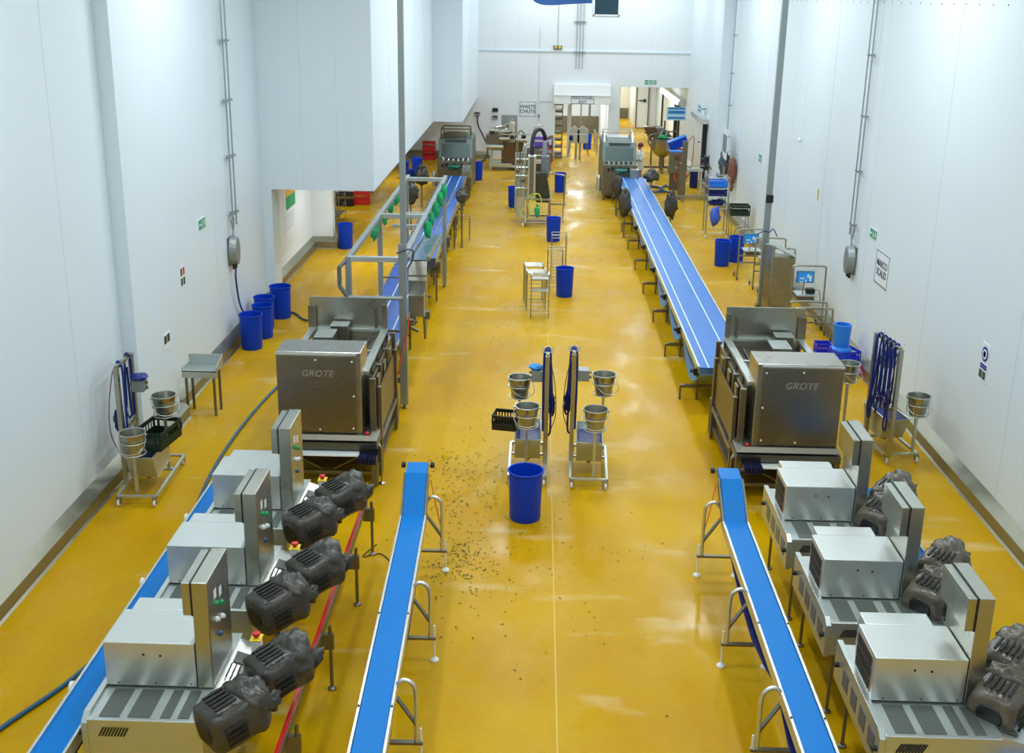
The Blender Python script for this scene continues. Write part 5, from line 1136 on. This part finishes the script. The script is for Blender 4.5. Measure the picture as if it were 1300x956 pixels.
# ---------------------------------------------------------------- spilled herbs
m = MB(); rnd = random.Random(3)
def leaf(x, y, s_):
    a = rnd.random()*6.3; c_, n_ = cos(a)*s_, sin(a)*s_
    m.add([(x-c_, y-n_, .004), (x+n_*.4, y-c_*.4, .012), (x+c_, y+n_, .006), (x-n_*.4, y+c_*.4, .010)], [(0, 1, 2, 3)])
for (cx, cy, sx_, sy_, n) in ((-1.45, 18.3, .35, .5, 120), (-.95, 14.9, .22, .45, 160), (-1.15, 16.8, .3, .4, 60), (-.9, 15.0, .5, 1.1, 170), (-1.0, 17.4, .6, .8, 120), (-.3, 18.2, .5, .6, 60), (-.9, 20.2, .7, .9, 60), (.6, 15.2, .7, 1.0, 40), (-.8, 28.6, .4, .6, 40), (-.6, 24.5, .8, 1.5, 30), (.2, 13.5, .8, 1.2, 25), (-1.3, 26.5, .4, 1.2, 20)):
    for _ in range(n): leaf(rnd.gauss(cx, sx_), rnd.gauss(cy, sy_), rnd.uniform(.010, .032))
tag(m.build('spilled_herbs', leafm), 'scattered green herb scraps on the yellow floor of the aisle', 'herbs', kind='stuff')
cable('thin_floor_cable', 'thin dark cable looping on the floor beside the lower left incline conveyor', [(-2.3, 15.3, .012), (-2.45, 14.9, .012), (-2.2, 15.0, .012), (-1.95, 14.7, .012), (-1.7, 14.8, .012)], .008, black)

# ---------------------------------------------------------------- the person
def person(x, y, rz):
    t = thing('person', 'person in a white coat and maroon hairnet standing behind the right hooded machine', 'person', (x, y, 0), rz)
    # skeleton: facing -X locally ; skin modifier
    J = {'pel': (0, 0, .92, .13), 'wst': (.0, 0, 1.1, .125), 'chs': (.01, 0, 1.32, .15), 'nck': (-.01, 0, 1.49, .06), 'hd0': (-.02, 0, 1.56, .07), 'hd1': (-.03, 0, 1.66, .095), 'hd2': (-.02, 0, 1.74, .07)}
    for s_, n in ((-1, 'L'), (1, 'R')):
        J.update({'hip'+n: (0, .09*s_, .86, .095), 'kne'+n: (-.02, .10*s_, .48, .062), 'ank'+n: (.02, .10*s_, .09, .045), 'toe'+n: (-.16, .11*s_, .04, .035),
                  'sho'+n: (.01, .19*s_, 1.40, .06), 'elb'+n: (.0, .25*s_, 1.13, .045), 'wri'+n: (-.20, .22*s_, 1.06, .03), 'plm'+n: (-.28, .21*s_, 1.05, .026)})
        for f in range(4): J['fa%d'%f+n] = (-.31, (.185+.018*f)*s_, 1.045, .009); J['fb%d'%f+n] = (-.36+.008*abs(f-1.5), (.183+.02*f)*s_, 1.025, .008)
        J['ta'+n] = (-.27, .175*s_, 1.06, .010); J['tb'+n] = (-.31, .155*s_, 1.05, .008)
    E = [('pel', 'wst'), ('wst', 'chs'), ('chs', 'nck'), ('nck', 'hd0'), ('hd0', 'hd1'), ('hd1', 'hd2')]
    for n in 'LR':
        E += [('pel', 'hip'+n), ('hip'+n, 'kne'+n), ('kne'+n, 'ank'+n), ('ank'+n, 'toe'+n), ('chs', 'sho'+n), ('sho'+n, 'elb'+n), ('elb'+n, 'wri'+n), ('wri'+n, 'plm'+n), ('plm'+n, 'ta'+n), ('ta'+n, 'tb'+n)]
        for f in range(4): E += [('plm'+n, 'fa%d'%f+n), ('fa%d'%f+n, 'fb%d'%f+n)]
    ks = list(J); me = bpy.data.meshes.new('body'); me.from_pydata([J[k][:3] for k in ks], [(ks.index(a), ks.index(b_)) for a, b_ in E], [])
    o = bpy.data.objects.new('body', me); C.objects.link(o); o.parent = t; me.materials.append(skin)
    o.modifiers.new('skin', 'SKIN'); me.attributes
    if not me.skin_vertices:
        bpy.context.view_layer.objects.active = o; bpy.ops.mesh.customdata_skin_add() if hasattr(bpy.ops.mesh, 'customdata_skin_add') else None
    for i, k in enumerate(ks):
        v = me.skin_vertices[0].data[i]; v.radius = (J[k][3],)*2; v.use_root = (k == 'pel')
    s_ = o.modifiers.new('sub', 'SUBSURF'); s_.levels = 2; s_.render_levels = 2
    # face
    m = MB(); m.blob((-.125, 0, 1.645), (.02, .014, .028), 1, 0); m.build('nose', skin, t, smooth=60)
    m = MB()
    for a in (-.033, .033): m.blob((-.112, a, 1.67), (.01, .014, .008), 1, 0, nu=8, nv=6)
    m.build('eyes', black, t); m = MB(); m.blob((-.112, 0, 1.60), (.008, .026, .006), 1, 0, nu=8, nv=6); m.build('mouth', maroon, t)
    m = MB()
    for a in (-.095, .095): m.blob((-.01, a, 1.645), (.018, .01, .03), 1, 0, nu=8, nv=6)
    m.build('ears', skin, t)
    m = MB(); m.blob((.015, 0, 1.70), (.13, .122, .11), 2, .05, 4, 20, 14); m.build('hairnet', maroon, t, smooth=60)
    # coat: shaped shell over torso
    prof = [(.62, .19, .20), (.75, .185, .20), (.92, .17, .19), (1.08, .155, .175), (1.25, .165, .195), (1.38, .15, .215), (1.46, .10, .13), (1.50, .075, .085)]
    vs = []; fs = []; n = 24
    for (z, a, b_) in prof:
        for k in range(n): ph = 2*pi*k/n; w_ = 1+.04*noise.noise(Vector((cos(ph)*3, sin(ph)*3, z*4))); vs.append((a*cos(ph)*w_, b_*sin(ph)*w_, z))
    for i in range(len(prof)-1):
        for k in range(n): fs.append((i*n+k, i*n+(k+1) % n, (i+1)*n+(k+1) % n, (i+1)*n+k))
    MB().add(vs, fs).build('coat', coat, t, smooth=60)
    for s_ in (-1, 1):
        MB().tube(smoothpath([(.01, .17*s_, 1.41), (.02, .235*s_, 1.30), (.0, .255*s_, 1.14), (-.10, .24*s_, 1.08), (-.19, .225*s_, 1.06)], 4), [.075]*4+[.07]*4+[.062]*4+[.055]*5, 12).build('sleeve', coat, t, smooth=60)
        MB().tube([(-.10, .24*s_, 1.08), (-.20, .222*s_, 1.06), (-.27, .21*s_, 1.05)], [.062, .052, .04], 12).build('green_oversleeve', green, t, smooth=60)
        MB().tube([(0, .09*s_, .80), (-.02, .10*s_, .48), (.01, .10*s_, .26)], [.11, .085, .08], 12).build('trouser_leg', mat('grey_trousers', (150, 146, 134), .8), t, smooth=60)
        m = MB(); m.tube(smoothpath([(.02, .10*s_, .34), (.02, .10*s_, .12), (0, .10*s_, .055), (-.16, .11*s_, .05)], 3), [.075, .07, .07, .06, .06, .06, .058, .055, .055, .05][:10], 12); m.build('rubber_boot', rubber, t, smooth=60)
    return t
person(4.62, 50.6, R(20))

t = thing('colour_notice', 'orange and green notice over pale text on the alcove wall', 'poster', (-7.28, 32.8, 2.3)); box(0, .01, -.9, .75, -1.1, .5).build('sheet', signw, t)
box(.009, .014, -.62, .65, -.02, .45).build('orange_field', mat('orange_print', (236, 176, 50), .5), t); box(.009, .014, -.62, .65, -.40, -.02).build('green_field', mat('green_print', (20, 160, 90), .5), t)
m = MB()
for k in range(9): m.box(.009, .012, -.8, .5, -1.0+k*.055, -.985+k*.055)
m.build('text_lines', mat('pale_print', (186, 192, 208), .6), t)
